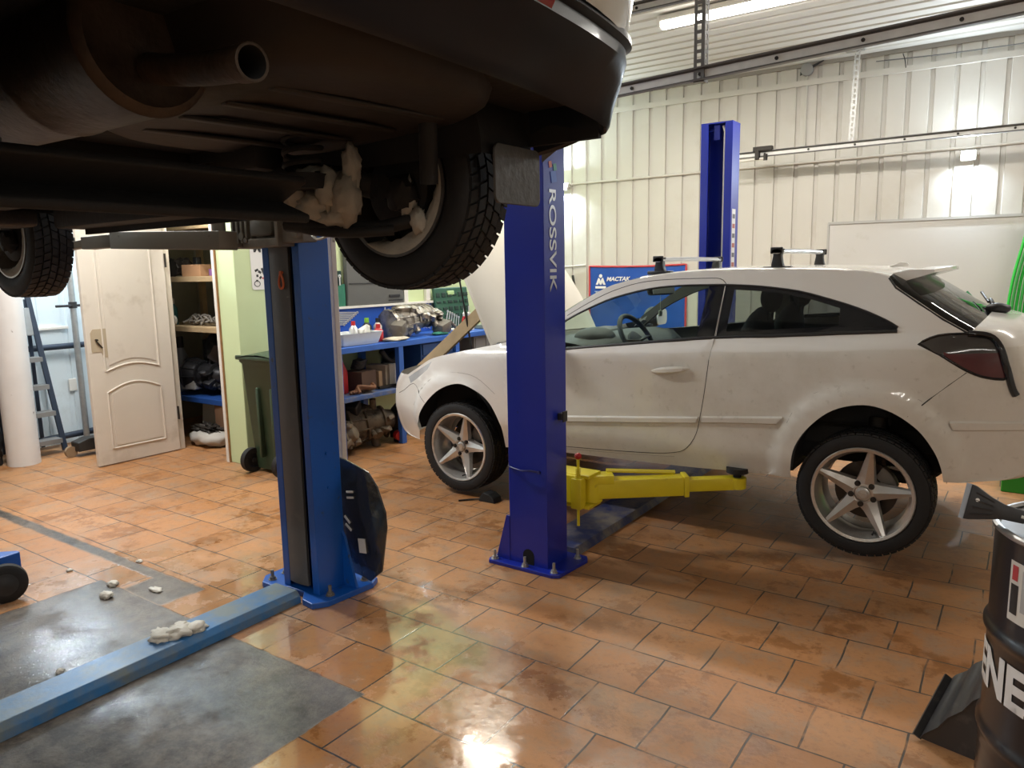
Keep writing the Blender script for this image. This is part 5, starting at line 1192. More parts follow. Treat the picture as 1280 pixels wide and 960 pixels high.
# on the floor under the bench
g2 = thing('gearbox', 'large dirty gearbox standing on the floor under the bench', 'gearbox', (-4.93, 4.72, 0))
bm = B(); casting(bm, (-4.93, 4.74, .21), (.46, .205), 11, 16, (.45, 1, .1)); obj('housing', bm, pm('dirty_cast_brown', (.16, .125, .09), .6, .35, var=.5, scale=9, bump=.35, dark=(.03, .025, .02), dscale=7, dlo=.48, dhi=.62), g2, 40)
bm = B(); box(bm, (-4.98, 4.58, .30), (.16, .12, .30), rotm(.5, .1, .4), .01); obj('cover', bm, M_black, g2)
g3 = thing('gearbox', 'smaller pale gearbox casting on the floor against the blue column', 'gearbox', (-4.92, 4.40, 0))
bm = B(); casting(bm, (-4.88, 4.35, .15), (.30, .145), 23, 10, (.9, .5, .4)); obj('housing', bm, pm('dirty_cast_pale', (.26, .22, .165), .6, .35, var=.4, scale=9, bump=.3, dark=(.05, .04, .03), dscale=7, dlo=.5, dhi=.66), g3, 40)
bm = B(); blob(bm, (-4.86, 5.06, .17), (.11, .10, .16), 41, .5); box(bm, (-4.80, 5.0, .06), (.10, .12, .10), rotm(.2, .1, .5), .01)
jk = thing('floor_machine', 'black oily part with a red fitting on the floor by the car\'s nose', 'car part', (-4.86, 5.05, 0)); obj('lump', bm, M_darkmetal, jk, 60)
bm = B(); cyl(bm, (-4.80, 4.96, .07), (-4.74, 4.94, .07), .045, n=18); obj('red_fitting', bm, M_red, jk, 40)
# plank leaning over the engine bay
bm = B(); beam(bm, (-4.22, 4.62, .72), (-3.70, 4.86, 1.24), .10, .035, (.5, -.6, .5), .003)
tag(obj('wood_plank', bm, M_wood), 'worn wooden plank slanting up from the open engine bay past the bench', 'plank')
# poster
ps_ = thing('wall_poster', 'white notice with black letter M and small pictures on the lime wall', 'poster', (-5.276, 3.97, 1.45))
bm = B(); prism(bm, rrect(.32, .42, .02), (-5.2795, 3.995, 1.665), (0, 1, 0), (0, 0, 1), (.004, 0, 0)); obj('sheet', bm, pm('poster_white', (.74, .73, .72), .5), ps_)
bm = B(); text_bm(bm, 'M', .10, Matrix(((0, 0, 1, -5.2745), (1, 0, 0, 3.865), (0, 1, 0, 1.765), (0, 0, 0, 1))), .001, 1.0, bold=.004); obj('letter', bm, M_black, ps_)
bm = B()
for i, (y_, z_, w_, h_, a) in enumerate(((3.885, 1.615, .035, .018, .4), (3.915, 1.60, .03, .02, -.5), (3.89, 1.57, .02, .02, .2), (3.92, 1.555, .025, .018, .7), (3.885, 1.53, .02, .015, 0), (3.95, 1.60, .02, .07, .4))): box(bm, (-5.275, y_, z_), (.001, w_, h_), rotm(a))
tube(bm, [(-5.275, 3.885+.028*cos(a), 1.505+.022*sin(a)) for a in [2*PI*i/16 for i in range(16)]], .003, 5, closed=True); box(bm, (-5.275, 3.955, 1.55), (.001, .04, .012), None, 0, 1)
obj('picture', bm, [M_black, M_red], ps_)
# wheelie bin
wbn = thing('wheelie_bin', 'dark green wheelie bin standing at the lime wall end', 'bin', (-4.88, 3.78, 0))
M_bin = pm('bin_green', (.030, .055, .028), .5, var=.15)
bm = B(); rows = []
for z_, sx, sy in ((.03, .42, .44), (.10, .43, .45), (.88, .50, .54), (.90, .53, .57), (.93, .53, .57)): rows.append([Vector((-4.90+u, 3.84+v2, z_)) for u, v2 in rrect(sx, sy, .05)])
g_ = grid(bm, rows, closed=True); bm.faces.new(g_[0][::-1]); bm.faces.new(g_[-1]); box2(bm, -4.96, -4.93, 3.56, 3.60, .14, .70, .006); box2(bm, -4.80, -4.77, 3.57, 3.60, .14, .70, .006); obj('tub', bm, M_bin, wbn, 40)
bm = B(); rows = [[Vector((-4.90+u*.55, 3.84+v2*.60, .93+.055*sin(PI*(u+.5))*(1-(2*v2)**2*.4))) for u in [-.5+i/10 for i in range(11)]] for v2 in [-.5+i/8 for i in range(9)]]
grid(bm, rows); box2(bm, -5.17, -4.63, 3.545, 3.57, .915, .95, .008); obj('lid', bm, M_bin, wbn, 50)
for x_ in (-5.09, -4.70):
    bm = B(); lathe(bm, (x_-.025, 3.585, .10), (1, 0, 0), [(0, .06), (0, .098), (.05, .098), (.05, .06), (.04, .055), (.04, .02), (.055, .02)], 28); obj('wheel', bm, M_rubber, wbn, 40)
# white upright behind the column
bm = B(); box2(bm, -2.995, -2.925, 2.605, 2.64, .0, 2.6, .004); tag(obj('white_strip', bm, pm('cream_strip', (.68, .62, .52), .5)), 'narrow cream upright strip standing behind the blue lift column', 'strip')
# splash guard in film leaning on the column
sg_ = thing('splash_guard', 'black film-wrapped splash guard leaning on the foot of the blue column', 'car part', (-2.68, 2.50, .03))
pts = [(-2.87, .665), (-2.775, .655), (-2.70, .635), (-2.615, .61), (-2.565, .54), (-2.53, .41), (-2.53, .33), (-2.565, .10), (-2.64, .035), (-2.70, .05), (-2.80, .06), (-2.87, .10)]
bm = B(); prism(bm, [(x_, z_) for x_, z_ in pts], (0, 2.515, 0), (1, 0, 0), (0, 0, 1), (0, .012, 0), bev=.003)
for v in bm.verts:
    v.co.y += .03*(v.co.x+2.8)*3*sin((v.co.z)*5)-.03+.05*(v.co.z-.3)*-.3
obj('sheet', bm, pm('film_black', (.022, .024, .026), .16, coat=.8, var=.3, scale=9, bump=1, bscale=15), sg_, 40)
for x_, z_, w_, h_, a in ((-2.685, .215, .05, .075, .1), (-2.745, .46, .05, .010, .15), (-2.745, .49, .05, .010, .15), (-2.77, .30, .05, .012, -.6), (-2.775, .34, .05, .012, -.7)):
    bm = B(); box(bm, (x_, 2.497-.03*0+.03*(x_+2.8)*3*sin(z_*5)-.03*.6-.015*(z_-.3), z_), (w_, .003, h_), rotm(0, -a, 0))
    obj('paper_label', bm, M_white, sg_)
# ================================================================== far left: door, store room, ladder corner
d_ = thing('panel_door', 'old cream panel door standing open, worn lock plate on its edge', 'door', (-6.345, 3.35, 0))
DX = -6.33; dy0, dy1, dz1 = 2.975, 3.705, 2.03
M_door = pm('aged_door_paint', (.68, .62, .54), .5, var=.08, scale=3, dark=(.46, .39, .31), dscale=2.5, dlo=.55, dhi=.8)
bm = B(); box2(bm, DX-.04, DX, dy0, dy1, .008, dz1, .003); obj('leaf', bm, M_door, d_)
def archp(y0, y1, z0, z1, top, n=12):
    """panel outline; top>0 arches its top edge, top<0 its bottom edge"""
    a = [(y0+(y1-y0)*i/n, z1+(top if top > 0 else 0)*sin(PI*i/n)) for i in range(n+1)]; b_ = [(y0+(y1-y0)*i/n, z0+(-top if top < 0 else 0)*sin(PI*i/n)) for i in range(n, -1, -1)]
    return b_[::-1]+a[::-1]
for z0, z1, tp in ((.80, 1.86, -.05), (.14, .62, .07)):
    po = archp(dy0+.13, dy1-.13, z0, z1, tp)
    bm = B(); tube(bm, [(DX+.001, y_, z_) for y_, z_ in po], .008, 8, closed=True); pi_ = [(y_+(.5*(dy0+dy1)-y_)*.14, z_+((z0+z1)/2-z_)*.09) for y_, z_ in po]
    prism(bm, pi_, (DX-.001, 0, 0), (0, 1, 0), (0, 0, 1), (.006, 0, 0)); obj('moulding', bm, M_door, d_, 40)
bm = B(); prism(bm, [(0, 0), (.075, .0), (.085, -.03), (.10, -.05), (.145, -.05), (.145, .19), (.02, .19), (.0, .16)], (DX, dy0+.035, .97), (0, 1, 0), (0, 0, 1), (.004, 0, 0)); lp = obj('lock_plate', bm, pm('worn_lock_plate', (.46, .38, .27), .5, var=.2), d_)
bm = B(); cyl(bm, (DX+.003, dy0+.075, 1.07), (DX+.03, dy0+.075, 1.07), .009, n=12); beam(bm, (DX+.012, dy0+.075, 1.06), (DX+.012, dy0+.12, 1.0), .008, .008); obj('broken_handle', bm, M_darkmetal, lp, 40)
for z_ in (.35, 1.72):
    bm = B(); cyl(bm, (DX+.012, dy1+.004, z_-.06), (DX+.012, dy1+.004, z_+.06), .009, n=12); obj('hinge', bm, M_darkmetal, d_, 40)
# store-room shelving: pale timber
STORE0 = set(bpy.data.objects)
sh = thing('store_shelving', 'pale timber shelving inside the dark store room doorway', 'shelving', (-6.05, 4.3, 0))
for z_ in (.42, 1.10, 1.57, 2.05):
    bm = B(); box2(bm, -7.35, -5.55, 4.02, 4.06, z_-.045, z_+.005, .003); box2(bm, -7.35, -5.55, 4.06, 4.62, z_-.012, z_+.006); obj('shelf', bm, M_wood if z_ > .5 else pm('shelf_dark_blue', (.012, .06, .25), .5), sh)
for x_, y_ in ((-7.32, 4.09), (-7.10, 4.55), (-5.60, 4.09), (-5.60, 4.55)):
    bm = B(); box2(bm, x_-.03, x_+.03, y_-.025, y_+.025, 0, 2.2, .003); obj('post', bm, M_wood, sh)
def lump(name, label, cat, c, s, seed, mat, amp=.4, grp=None):
    bm = B(); blob(bm, c, s, seed, amp, 3); return tag(obj(name, bm, mat, None, 180), label, cat, grp)
bm = B(); box(bm, (-6.12, 4.16, 1.63), (.26, .16, .11), rotm(0, 0, .1), .004); tag(obj('cardboard_box', bm, pm('tan_card', (.34, .19, .10), .8, var=.2)), 'torn tan box on the top store shelf seen through the doorway', 'box')
bm = B(); casting(bm, (-6.42, 4.18, 1.66), (.20, .085), 3, 6); tag(obj('metal_part', bm, M_darkmetal, None, 40), 'dark metal part left of the tan box on the top store shelf', 'car part')
bm = B(); cyl(bm, (-5.86, 4.14, 1.58), (-5.86, 4.14, 1.64), .03, n=16); tag(obj('paint_tin', bm, pm('violet_tin', (.18, .08, .22), .4), None, 40), 'small violet tin right of the tan box on the top store shelf', 'tin')
bm = B(); box2(bm, -6.26, -6.20, 4.2, 4.26, 1.58, 1.76, .01); tag(obj('black_bottle', bm, M_black), 'tall black bottle behind the tan box on the top store shelf', 'bottle')
bottle('spray_can', (-6.55, 4.13, 1.106), .042, .26, (pm('teal_can', (.03, .16, .17), .35), M_white), 'teal spray can on the middle store shelf', 'can')
bm = B(); lathe(bm, (-6.45, 4.08, 1.155), (0, -1, 0), [(0, .045), (.02, .045), (.025, .03), (.025, .012)], 22); tag(obj('small_dial', bm, M_white, None, 40), 'small round white cap beside the teal can', 'cap')
bm = B(); random.seed(5)
for k in range(14): tube(bm, smooth([(-6.36+.03*k, 4.12+random.uniform(-.03, .08), 1.12+random.uniform(0, .03)), (-6.30+.03*k, 4.16+random.uniform(-.05, .08), 1.15+random.uniform(0, .06)), (-6.24+.03*k, 4.14+random.uniform(-.03, .08), 1.12+random.uniform(0, .03))], 4), .012)
tag(obj('metal_oddments', bm, M_dirty, None, 60), 'jumble of shiny metal pipes on the middle store shelf', 'metal parts', kind='stuff')
bm = B(); casting(bm, (-6.15, 4.20, .62), (.42, .17), 8, 12, (1, .2, 0)); blob(bm, (-6.12, 4.35, .86), (.20, .15, .17), 6, .5); tag(obj('engine_block', bm, pm('dark_engine_part', (.03, .03, .034), .45, .5, var=.6, scale=12), None, 40), 'dark engine on the blue store shelf below the middle shelf', 'engine')
bm = B(); box(bm, (-6.28, 4.10, .53), (.18, .10, .09), rotm(0, 0, .2), .01); tag(obj('grey_bottle', bm, pm('pale_grey', (.35, .35, .34), .5)), 'pale grey container lying in front of the dark engine', 'container')
bottle('white_bottle', (-6.60, 4.2, .426), .07, .56, (pm('cloudy_white', (.3, .32, .35), .4), M_black), 'tall cloudy bottle at the left end of the blue store shelf')
bm = B(); box(bm, (-5.92, 4.20, .19), (.44, .36, .37), rotm(0, 0, -.12), .004); tag(obj('cardboard_box', bm, pm('brown_box', (.16, .085, .045), .8, var=.15)), 'brown carton on the store room floor behind the white sack', 'box')
bm = B(); box(bm, (-6.40, 4.25, .20), (.24, .2, .38), rotm(0, .1, .2), .01); tag(obj('pale_carton', bm, pm('pale_card', (.36, .34, .28), .7)), 'pale carton on the store room floor left of the brown one', 'box')
sk = thing('plastic_sack', 'open white sack of dark scraps on the store room floor', 'sack', (-6.15, 3.98, 0))
bm = B(); blob(bm, (-6.15, 3.98, .075), (.26, .15, .085), 51, .3, 4); obj('bag', bm, pm('sack_white', (.42, .40, .37), .6, var=.15), sk, 180)
bm = B(); blob(bm, (-6.18, 3.98, .15), (.17, .09, .05), 53, .6, 4, 4); obj('scraps', bm, M_darkmetal, sk, 60)
for o_ in set(bpy.data.objects)-STORE0:
    if o_.parent is None: o_.location.x -= (0 if o_ is sh else .12 if o_.name in ('plastic_sack', 'pale_carton') or (o_.name.startswith('cardboard_box') and ORG[o_].z < .1) else .42)
# pillar, ladder, blue rail, pole, jack
bm = B(); lathe(bm, (-7.06, 2.70, 0), (0, 0, 1), [(0, .125), (ZC, .125)], 28); struct('pillar', bm, pm('scuffed_white_pillar', (.72, .70, .68), .55, var=.08, dark=(.30, .27, .24), dscale=16, dlo=.66, dhi=.72), 40)
ld = thing('step_ladder', 'dark stepladder with grey treads leaning in the corner behind the white pillar', 'ladder', (-7.33, 2.98, 0))
M_ldk = pm('dark_blue_steel', (.018, .028, .05), .45)
def rail(p0, p1, w_=.045, h_=.025): bm = B(); beam(bm, p0, p1, w_, h_, (1, 0, 0), .003); return bm
for y_ in (2.70, 3.06):
    obj('rail', rail((-7.20, y_+.04, .02), (-7.47, y_-.02, 1.42)), M_ldk, ld)
for y_ in (2.72, 3.04): obj('rail', rail((-7.50, y_+.0, .02), (-7.47, y_-.02, 1.40), .03, .02), M_ldk, ld)
for k, z_ in enumerate((.13, .38, .62, .87)):
    x_ = -7.20-.27*z_/1.42
    bm = B(); box2(bm, x_-.06, x_+.06, 2.72, 3.075-.04*z_, z_-.012, z_+.012, .003); box2(bm, x_+.055, x_+.062, 2.72, 3.075-.04*z_, z_-.03, z_+.012); obj('tread', bm, pm('grey_tread', (.25, .25, .245), .5, .3, var=.2), ld)
bm = B(); box(bm, (-7.40, 2.90, 1.20), (.02, .24, .25), rotm(0, math.radians(-10), 0), .004); obj('platform', bm, pm('plate_grey', (.30, .31, .31), .45, .4, var=.3, scale=8), ld)
bm = B(); tube(bm, [(-7.50, 2.55, .945), (-7.50, 3.68, .945)], .028, 12); tag(obj('blue_rail', bm, M_ldk, None, 60), 'dark blue pipe running level behind the ladder', 'pipe')
bm = B(); tube(bm, [(-7.50, 3.02, .085), (-7.50, 3.68, .10)], .03, 12); tag(obj('blue_rail', bm, M_ldk, None, 60), 'dark blue pipe near the floor behind the jack', 'pipe')
pl = thing('stand_pole', 'grey upright pole with a short black crossbar by the open door', 'stand', (-7.42, 3.42, 0))
bm = B(); tube(bm, [(-7.42, 3.40, .03), (-7.42, 3.40, 1.75)], .027, 14); obj('pole', bm, M_galv, pl, 60)
bm = B(); tube(bm, [(-7.40, 3.24, 1.325), (-7.40, 3.52, 1.325)], .012, 8); cyl(bm, (-7.42, 3.40, 1.30), (-7.42, 3.40, 1.36), .036); obj('crossbar', bm, M_black, pl, 60)
bm = B(); lathe(bm, (-7.42, 3.40, 0), (0, 0, 1), [(0, .11), (.02, .11), (.035, .04)], 20); obj('foot', bm, M_black, pl, 40)
bm = B(); box2(bm, XL+.014, XL+.05, 3.12, 3.40, 1.105, 1.13, .002); tag(obj('wall_ledge', bm, M_white), 'short white ledge strip on the pale wall behind the ladder', 'wall strip')
bm = B(); box2(bm, XL+.014, XL+.03, 3.36, 3.43, .50, .62, .005); tag(obj('wall_socket', bm, M_white), 'white wall socket low on the pale wall beside the grey pole', 'socket')
jk = thing('floor_jack', 'low black floor jack on a small caster behind the open door', 'jack', (-6.98, 3.25, 0))
bm = B(); prism(bm, [(0, .05), (.55, .05), (.62, .10), (.5, .13), (.1, .16), (0, .13)], (-6.99, 3.06, 0), (0, 1, 0), (0, 0, 1), (.14, 0, 0), bev=.006); beam(bm, (-6.92, 3.2, .12), (-6.92, 3.5, .20), .06, .03); obj('frame', bm, M_darkmetal, jk)
bm = B(); lathe(bm, (-6.955, 3.03, .05), (1, 0, 0), [(0, .02), (0, .05), (.035, .05), (.035, .02)], 20); obj('caster', bm, pm('caster_tan', (.25, .17, .10), .6), jk, 40)
bm = B(); blob(bm, (-7.38, 3.56, .19), (.05, .06, .13), 61, .1); tag(obj('blue_canister', bm, pm('canister_blue', (.02, .06, .28), .4), None, 180), 'small blue canister by the door edge behind the jack', 'canister')
bm = B(); box2(bm, -7.45, -7.15, 2.40, 2.58, .0, .85, .02); blob(bm, (-7.20, 2.50, .2), (.1, .1, .2), 71, .5); tag(obj('dark_equipment', bm, M_black), 'dark equipment standing left of the white pillar', 'equipment')
# blue trolley at the left edge
tj = thing('trolley_jack', 'blue trolley jack with black wheel at the left edge of the wet floor', 'jack', (-4.1, 1.35, 0))
bm = B(); lathe(bm, (-4.06, 1.405, .095), (.95, -.32, 0), [(-.028, .02), (-.03, .05), (-.026, .085), (-.018, .096), (.018, .096), (.026, .085), (.03, .05), (.028, .02)], 32); obj('wheel', bm, M_rubber, tj, 35)
bm = B(); lathe(bm, (-4.033, 1.396, .095), (.95, -.32, 0), [(-.02, .05), (.004, .055), (.006, .03), (.012, .018)], 20); obj('hub', bm, M_black, tj, 40)
bm = B(); prism(bm, [(-4.13, 1.50), (-4.10, 1.50), (-4.085, 1.36), (-4.12, 1.06), (-4.40, .90), (-4.52, 1.05), (-4.30, 1.34)], (0, 0, .13), (1, 0, 0), (0, 1, 0), (0, 0, .09), bev=.006); box2(bm, -4.5, -4.3, .95, 1.25, .03, .12, .006); obj('chassis', bm, M_lblue, tj)
bm = B(); lathe(bm, (-4.28, .84, .06), (-.55, -.83, 0), [(-.025, .02), (-.025, .06), (.025, .06), (.025, .02)], 24); obj('wheel', bm, M_rubber, tj, 40)
# lumps of grit and slush
M_slush = pm('grey_slush', (.55, .52, .46), .7, var=.25, scale=20, bump=.5)
for i, (x_, y_, z_, sx, sy, sz, lb) in enumerate(((-3.07, 1.63, .0, .06, .05, .022, 'pale lump of slush just left of the middle of the blue floor beam'), (-3.69, 1.70, 0, .05, .035, .022, 'pale slush lump on the wet concrete corner'), (-3.80, 1.79, 0, .035, .03, .02, 'small pale slush lump left of the corner of the concrete'), (-3.12, 1.23, 0, .022, .02, .014, 'tiny slush lump against the beam near the bottom left'), (-4.2, 1.76, 0, .02, .02, .01, 'tiny slush crumb on the tiles beyond the blue trolley'), (-3.55, 1.88, 0, .06, .03, .01, 'flat smear of slush on the cement strip'), (-4.0, 2.04, 0, .03, .02, .01, 'small slush crumb on the tiles by the cement strip'))):
    lump('slush_lump', lb, 'slush', (x_, y_, sz*.5), (sx*.75, sy*.75, sz*.75), 80+i, M_slush, .6, 'slush lumps on the floor')
bm = B()
for k, (x_, y_, s_) in enumerate(((-2.90, 1.62, .05), (-2.93, 1.56, .045), (-2.88, 1.68, .04), (-2.95, 1.65, .035))): blob(bm, (x_, y_, .058+s_*.25), (s_, s_*1.1, s_*.5), 90+k, .6)
tag(obj('slush_heap', bm, M_slush, None, 180), 'heap of pale slush sitting on top of the blue floor beam', 'slush')
# ================================================================== back wall things
bn_ = thing('wall_banner', 'blue fabric banner with red border and white lettering on the ribbed wall', 'banner', (-3.87, 8.08, .35))
bx0, bx1, bz0, bz1 = -4.475, -3.255, .40, 1.605
def bpt(u, v_, o=0):
    X_ = bx0+(bx1-bx0)*u; Z_ = bz0+(bz1-bz0)*v_-.012*sin(PI*u)
    return Vector((X_, wallY(X_)-.03-o-.008*(1+noise.noise(Vector((u*7, v_*4, 1)))), Z_))
bm = B(); N = 40; rowsA = [[bpt(i/N, j/24) for i in range(N+1)] for j in range(25)]
vs = grid(bm, rowsA)
for f in bm.faces:
    c = f.calc_center_median(); u = (c.x-bx0)/(bx1-bx0); v_ = (c.z-bz0)/(bz1-bz0); f.material_index = 0
grid(bm, [[bpt(i/N, j/24, -.006) for i in range(N+1)] for j in range(25)], flip=True); grid(bm, [[bpt(i/N, 1), bpt(i/N, 1, -.006)][::1] for i in range(N+1)]); 
obj('cloth', bm, pm('banner_blue', (.016, .085, .42), .38, var=.2, scale=6, bump=.25, bscale=8), bn_, 60)
bm = B()
ed = [bpt(i/N, 1, .004) for i in range(N+1)]+[bpt(1, 1-j/24, .004) for j in range(1, 25)]+[bpt(1-i/N, 0, .004) for i in range(1, N+1)]+[bpt(0, j/24, .004) for j in range(1, 24)]
tube(bm, ed, .012, 6, closed=True); obj('border', bm, pm('banner_red', (.55, .06, .07), .5), bn_, 60)
def WM(X, z, off): return Matrix(((cos(ALPHA), 0, sin(ALPHA), X), (sin(ALPHA), 0, -cos(ALPHA), wallY(X)-off), (0, 1, 0, z), (0, 0, 0, 1)))
bm = B(); text_bm(bm, 'MACTAK', .068, WM(-4.245, 1.425, .052), .002, 1.08, bold=.002)
Mg = WM(-4.235, 1.40, .052)
for v in bm.verts:
    zz = v.co.z-1.425; v.co.x += zz*.28; v.co.y += zz*.28*math.tan(ALPHA)
lw = pm('banner_white', (.80, .80, .80), .5); obj('lettering', bm, lw, bn_)
bm = B(); text_bm(bm, 'TEX-C', .055, WM(-4.40, 1.265, .052), .002, 1.2, bold=.0015); obj('lettering', bm, pm('banner_pale', (.45, .52, .68), .5), bn_)
bm = B(); Mw = WM(-4.32, 1.335, .052)
def wq(poly): prism(bm, poly, Mw @ Vector((0, 0, 0)), (cos(ALPHA), sin(ALPHA), 0), (0, 0, 1), (0, -.002, 0))
wq([(-.07, 0), (.07, 0), (.07, .028), (-.07, .028)])
wq([(-.066, .045), (-.034, .045), (-.022, .075), (-.012, .045), (.012, .045), (.022, .075), (.034, .045), (.066, .045), (.030, .130), (.010, .115), (0, .085), (-.010, .115), (-.030, .130)])
wq([(.022*cos(a), .150+.022*sin(a)) for a in [2*PI*i/16 for i in range(16)]])
obj('emblem', bm, lw, bn_)
# door tracks under the ceiling, perforated hangers
def track(name, label, Y_, z_, x0, x1, h=.06, dz=0):
    t_ = thing(name, label, 'door track', ((x0+x1)/2, Y_, z_-h/2), 'galvanised door tracks')
    bm = B(); prism(bm, [(0, -h*.28), (.006, -h*.28), (.006, h*.28), (0, h*.28)], (x0, Y_, z_), (0, -1, 0), (0, 0, 1), (x1-x0, 0, dz)); ch_ = obj('web', bm, pm('lightened_web', (.74, .73, .70), .5, .15, var=.15, scale=20), t_)  # web colour lightened to paint in the light it catches
    for q in (-1, 1):
        bm = B(); prism(bm, [(0, q*h*.28), (0, q*h*.5), (.035, q*h*.5), (.035, q*h*.38), (.012, q*h*.36), (.006, q*h*.28)], (x0, Y_, z_), (0, -1, 0), (0, 0, 1), (x1-x0, 0, dz)); obj('flange', bm, pm('shaded_flange', (.13, .125, .12), .5, .4, var=.2), t_)  # flange colour darkened to paint in its shade, and for dirt
    k = x0+.3
    while k < min(x1, .3):
        zz_ = z_+dz*(k-x0)/(x1-x0); bm = B(); cyl(bm, (k, Y_-.0055, zz_), (k, Y_-.013, zz_), .010, n=10); obj('fixing_bolt', bm, M_darkmetal, t_, 40); k += .42
    return t_
ZT = 2.70
track('door_track', 'upper of the two galvanised door tracks, crossing below the ceiling lamp', 4.22, 2.575, -3.6, 3.2, .072, .235)
tl = track('door_track', 'galvanised door track running along the ribbed wall from the far blue post', 7.85, 2.69, -2.62, 3.2, .06)
bm = B(); box2(bm, -2.43, -2.24, 7.80, 7.86, 2.715, 2.76, .004); box2(bm, -2.40, -2.36, 7.77, 7.83, 2.63, 2.72, .004); cyl(bm, (-2.30, 7.80, 2.62), (-2.30, 7.80, 2.68), .02); obj('pulley_block', bm, M_darkmetal, tl)
bm = B(); tube(bm, [(-2.62, 7.80, 2.63), (-2.30, 7.80, 2.64)], .012); obj('lower_tube', bm, M_white, tl, 60)
tr3 = track('ceiling_channel', 'pale channel under the ceiling above the tube lamp, left end behind the bumper', 5.2, 3.42, -3.2, -1.0, .07)
def perf(name, label, p0, p1, w_, up, mt_=M_galv):
    """perforated angle strip"""
    t_ = thing(name, label, 'hanger strip', p0, 'perforated hanger strips')
    p0 = Vector(p0); p1 = Vector(p1); d = (p1-p0); L_ = d.length; d.normalize(); s = Vector(up); n = int(L_/.05)
    bm = B(); st = L_/n
    for sd_, q in ((s, Vector((0, -1, 0))), (Vector((0, 1, 0)), s)):
        for k in range(n):
            a = p0+d*(k*st)
            for (u0, u1, v0, v1) in ((0, .3, 0, st), (.7, 1, 0, st), (.3, .7, 0, st*.38)):
                c = a+sd_*(w_*(u0+u1)/2)+d*((v0+v1)/2)
                M3 = Matrix((sd_*w_*(u1-u0), d*(v1-v0), sd_.cross(d)*.003)).transposed().to_4x4(); M3.translation = c
                bmesh.ops.create_cube(bm, size=1, matrix=M3)
    bmesh.ops.recalc_face_normals(bm, faces=bm.faces)
    obj('angle', bm, mt_, t_); return t_, p0, p1
h1, a, b_ = perf('track_hanger', 'perforated steel angle hanging from the ceiling beside the lit tube lamp', (-1.595, 4.205, 2.60), (-1.595, 4.205, ZC-.005), .06, (-1, 0, 0), pm('dull_perforated', (.16, .155, .15), .5, .5))
h2, a, b_ = perf('track_hanger', 'long perforated strip dropping from the ceiling to the lower door track by the wall', (-1.545, 7.86, 2.69), (-1.52, 7.86, ZC-.03), .05, (1, 0, 0))
bm = B(); box2(bm, -1.60, -1.44, 7.83, 7.90, ZC-.05, ZC-.0, .004); obj('top_bracket', bm, M_galv, h2)
jb = thing('junction_box', 'small round grey junction box at the top of the ribbed wall', 'junction box', (-2.03, 8.2, 3.48))
bm = B(); lathe(bm, wp(sx_at(-2.03), .02, 3.52), -NY, [(-.02, .06), (.055, .06), (.06, .05)], 20); obj('box', bm, pm('grey_plastic', (.28, .28, .28), .6), jb, 40)
bm = B()
for k in range(4): tube(bm, smooth([wp(sx_at(-2.03)+.02, .06, 3.54), wp(sx_at(-2.03)+.10+.02*k, .07, 3.55+.01*k), wp(sx_at(-2.03)-.06, .07, 3.50-.01*k), wp(sx_at(-2.03), .06, 3.50)], 4), .004)
obj('cable', bm, M_black, jb, 60)
bm = B(); tube(bm, smooth([wp(sx_at(-1.4), .05, 3.50), wp(sx_at(-.8), .05, 3.475), wp(sx_at(0), .05, 3.47), wp(sx_at(.8), .05, 3.50)], 6), .005); tag(obj('thin_cable', bm, pm('dark_grey_cable', (.12, .12, .12), .6), None, 60), 'thin dark cable sagging along the top of the ribbed wall', 'cable')
bm = B(); tube(bm, smooth([wp(sx_at(-1.14), .06, 3.40), wp(sx_at(-1.15), .08, 3.47), wp(sx_at(-1.17), .06, 3.53)], 4), .004); tag(obj('wire_end', bm, M_black, None, 60), 'short loose black wire end sticking up from the ledge rail', 'wire')
# hanging wire by the banner
bm = B(); tube(bm, smooth([wp(sx_at(-4.90), .04, 1.60), wp(sx_at(-4.86), .07, 1.50), wp(sx_at(-4.88), .06, 1.35), wp(sx_at(-4.80), .06, 1.30)], 5), .007); tag(obj('hanging_wire', bm, M_white, None, 60), 'white cable loop on the wall between the near post and the banner', 'cable')
bm = B(); beam(bm, wp(sx_at(-4.68), .06, 1.38), wp(sx_at(-4.70), .06, 1.50), .025, .025, bev=.004); tag(obj('wire_plug', bm, M_black), 'small black plug hanging on the wall left of the banner', 'plug')
# green hoses at the right edge
for k in range(7):
    bm = B(); o = .030*k
    tube(bm, smooth([(-.06+o*.3, 8.05-.03*(k % 2), 2.02), (-.085+o, 8.03-.03*(k % 2), 1.80), (-.15+o, 8.0-.03*(k % 2), 1.42), (-.175+o, 7.98-.03*(k % 2), 1.05), (-.16+o, 7.97-.03*(k % 2), .60), (-.06+o, 7.98-.03*(k % 2), .40)], 5), .013, 8)
    tag(obj('green_hose', bm, pm('hose_green_%d' % (k % 2), (.03, .55, .06) if k % 2 == 0 else (.03, .30, .05), .35), None, 60), ['outermost left hose of the green bundle at the right edge', 'second green hose from the left in the hanging bundle', 'third green hose from the left in the hanging bundle', 'fourth green hose from the left in the hanging bundle', 'fifth green hose from the left in the hanging bundle', 'sixth green hose from the left in the hanging bundle', 'last green hose on the right of the hanging bundle'][k], 'hose', 'green hoses hanging on the wall')
bm = B(); tube(bm, smooth([(-.50, 7.9, 1.30), (-.42, 7.9, 1.21), (-.30, 7.9, 1.10), (-.20, 7.9, .98), (-.12, 7.95, .8)], 5), .022, 8); tag(obj('green_hose', bm, pm('hose_dark_green', (.01, .18, .06), .4), None, 60), 'single dark green hose slanting down behind the white car\'s rear window', 'hose', 'green hoses hanging on the wall')
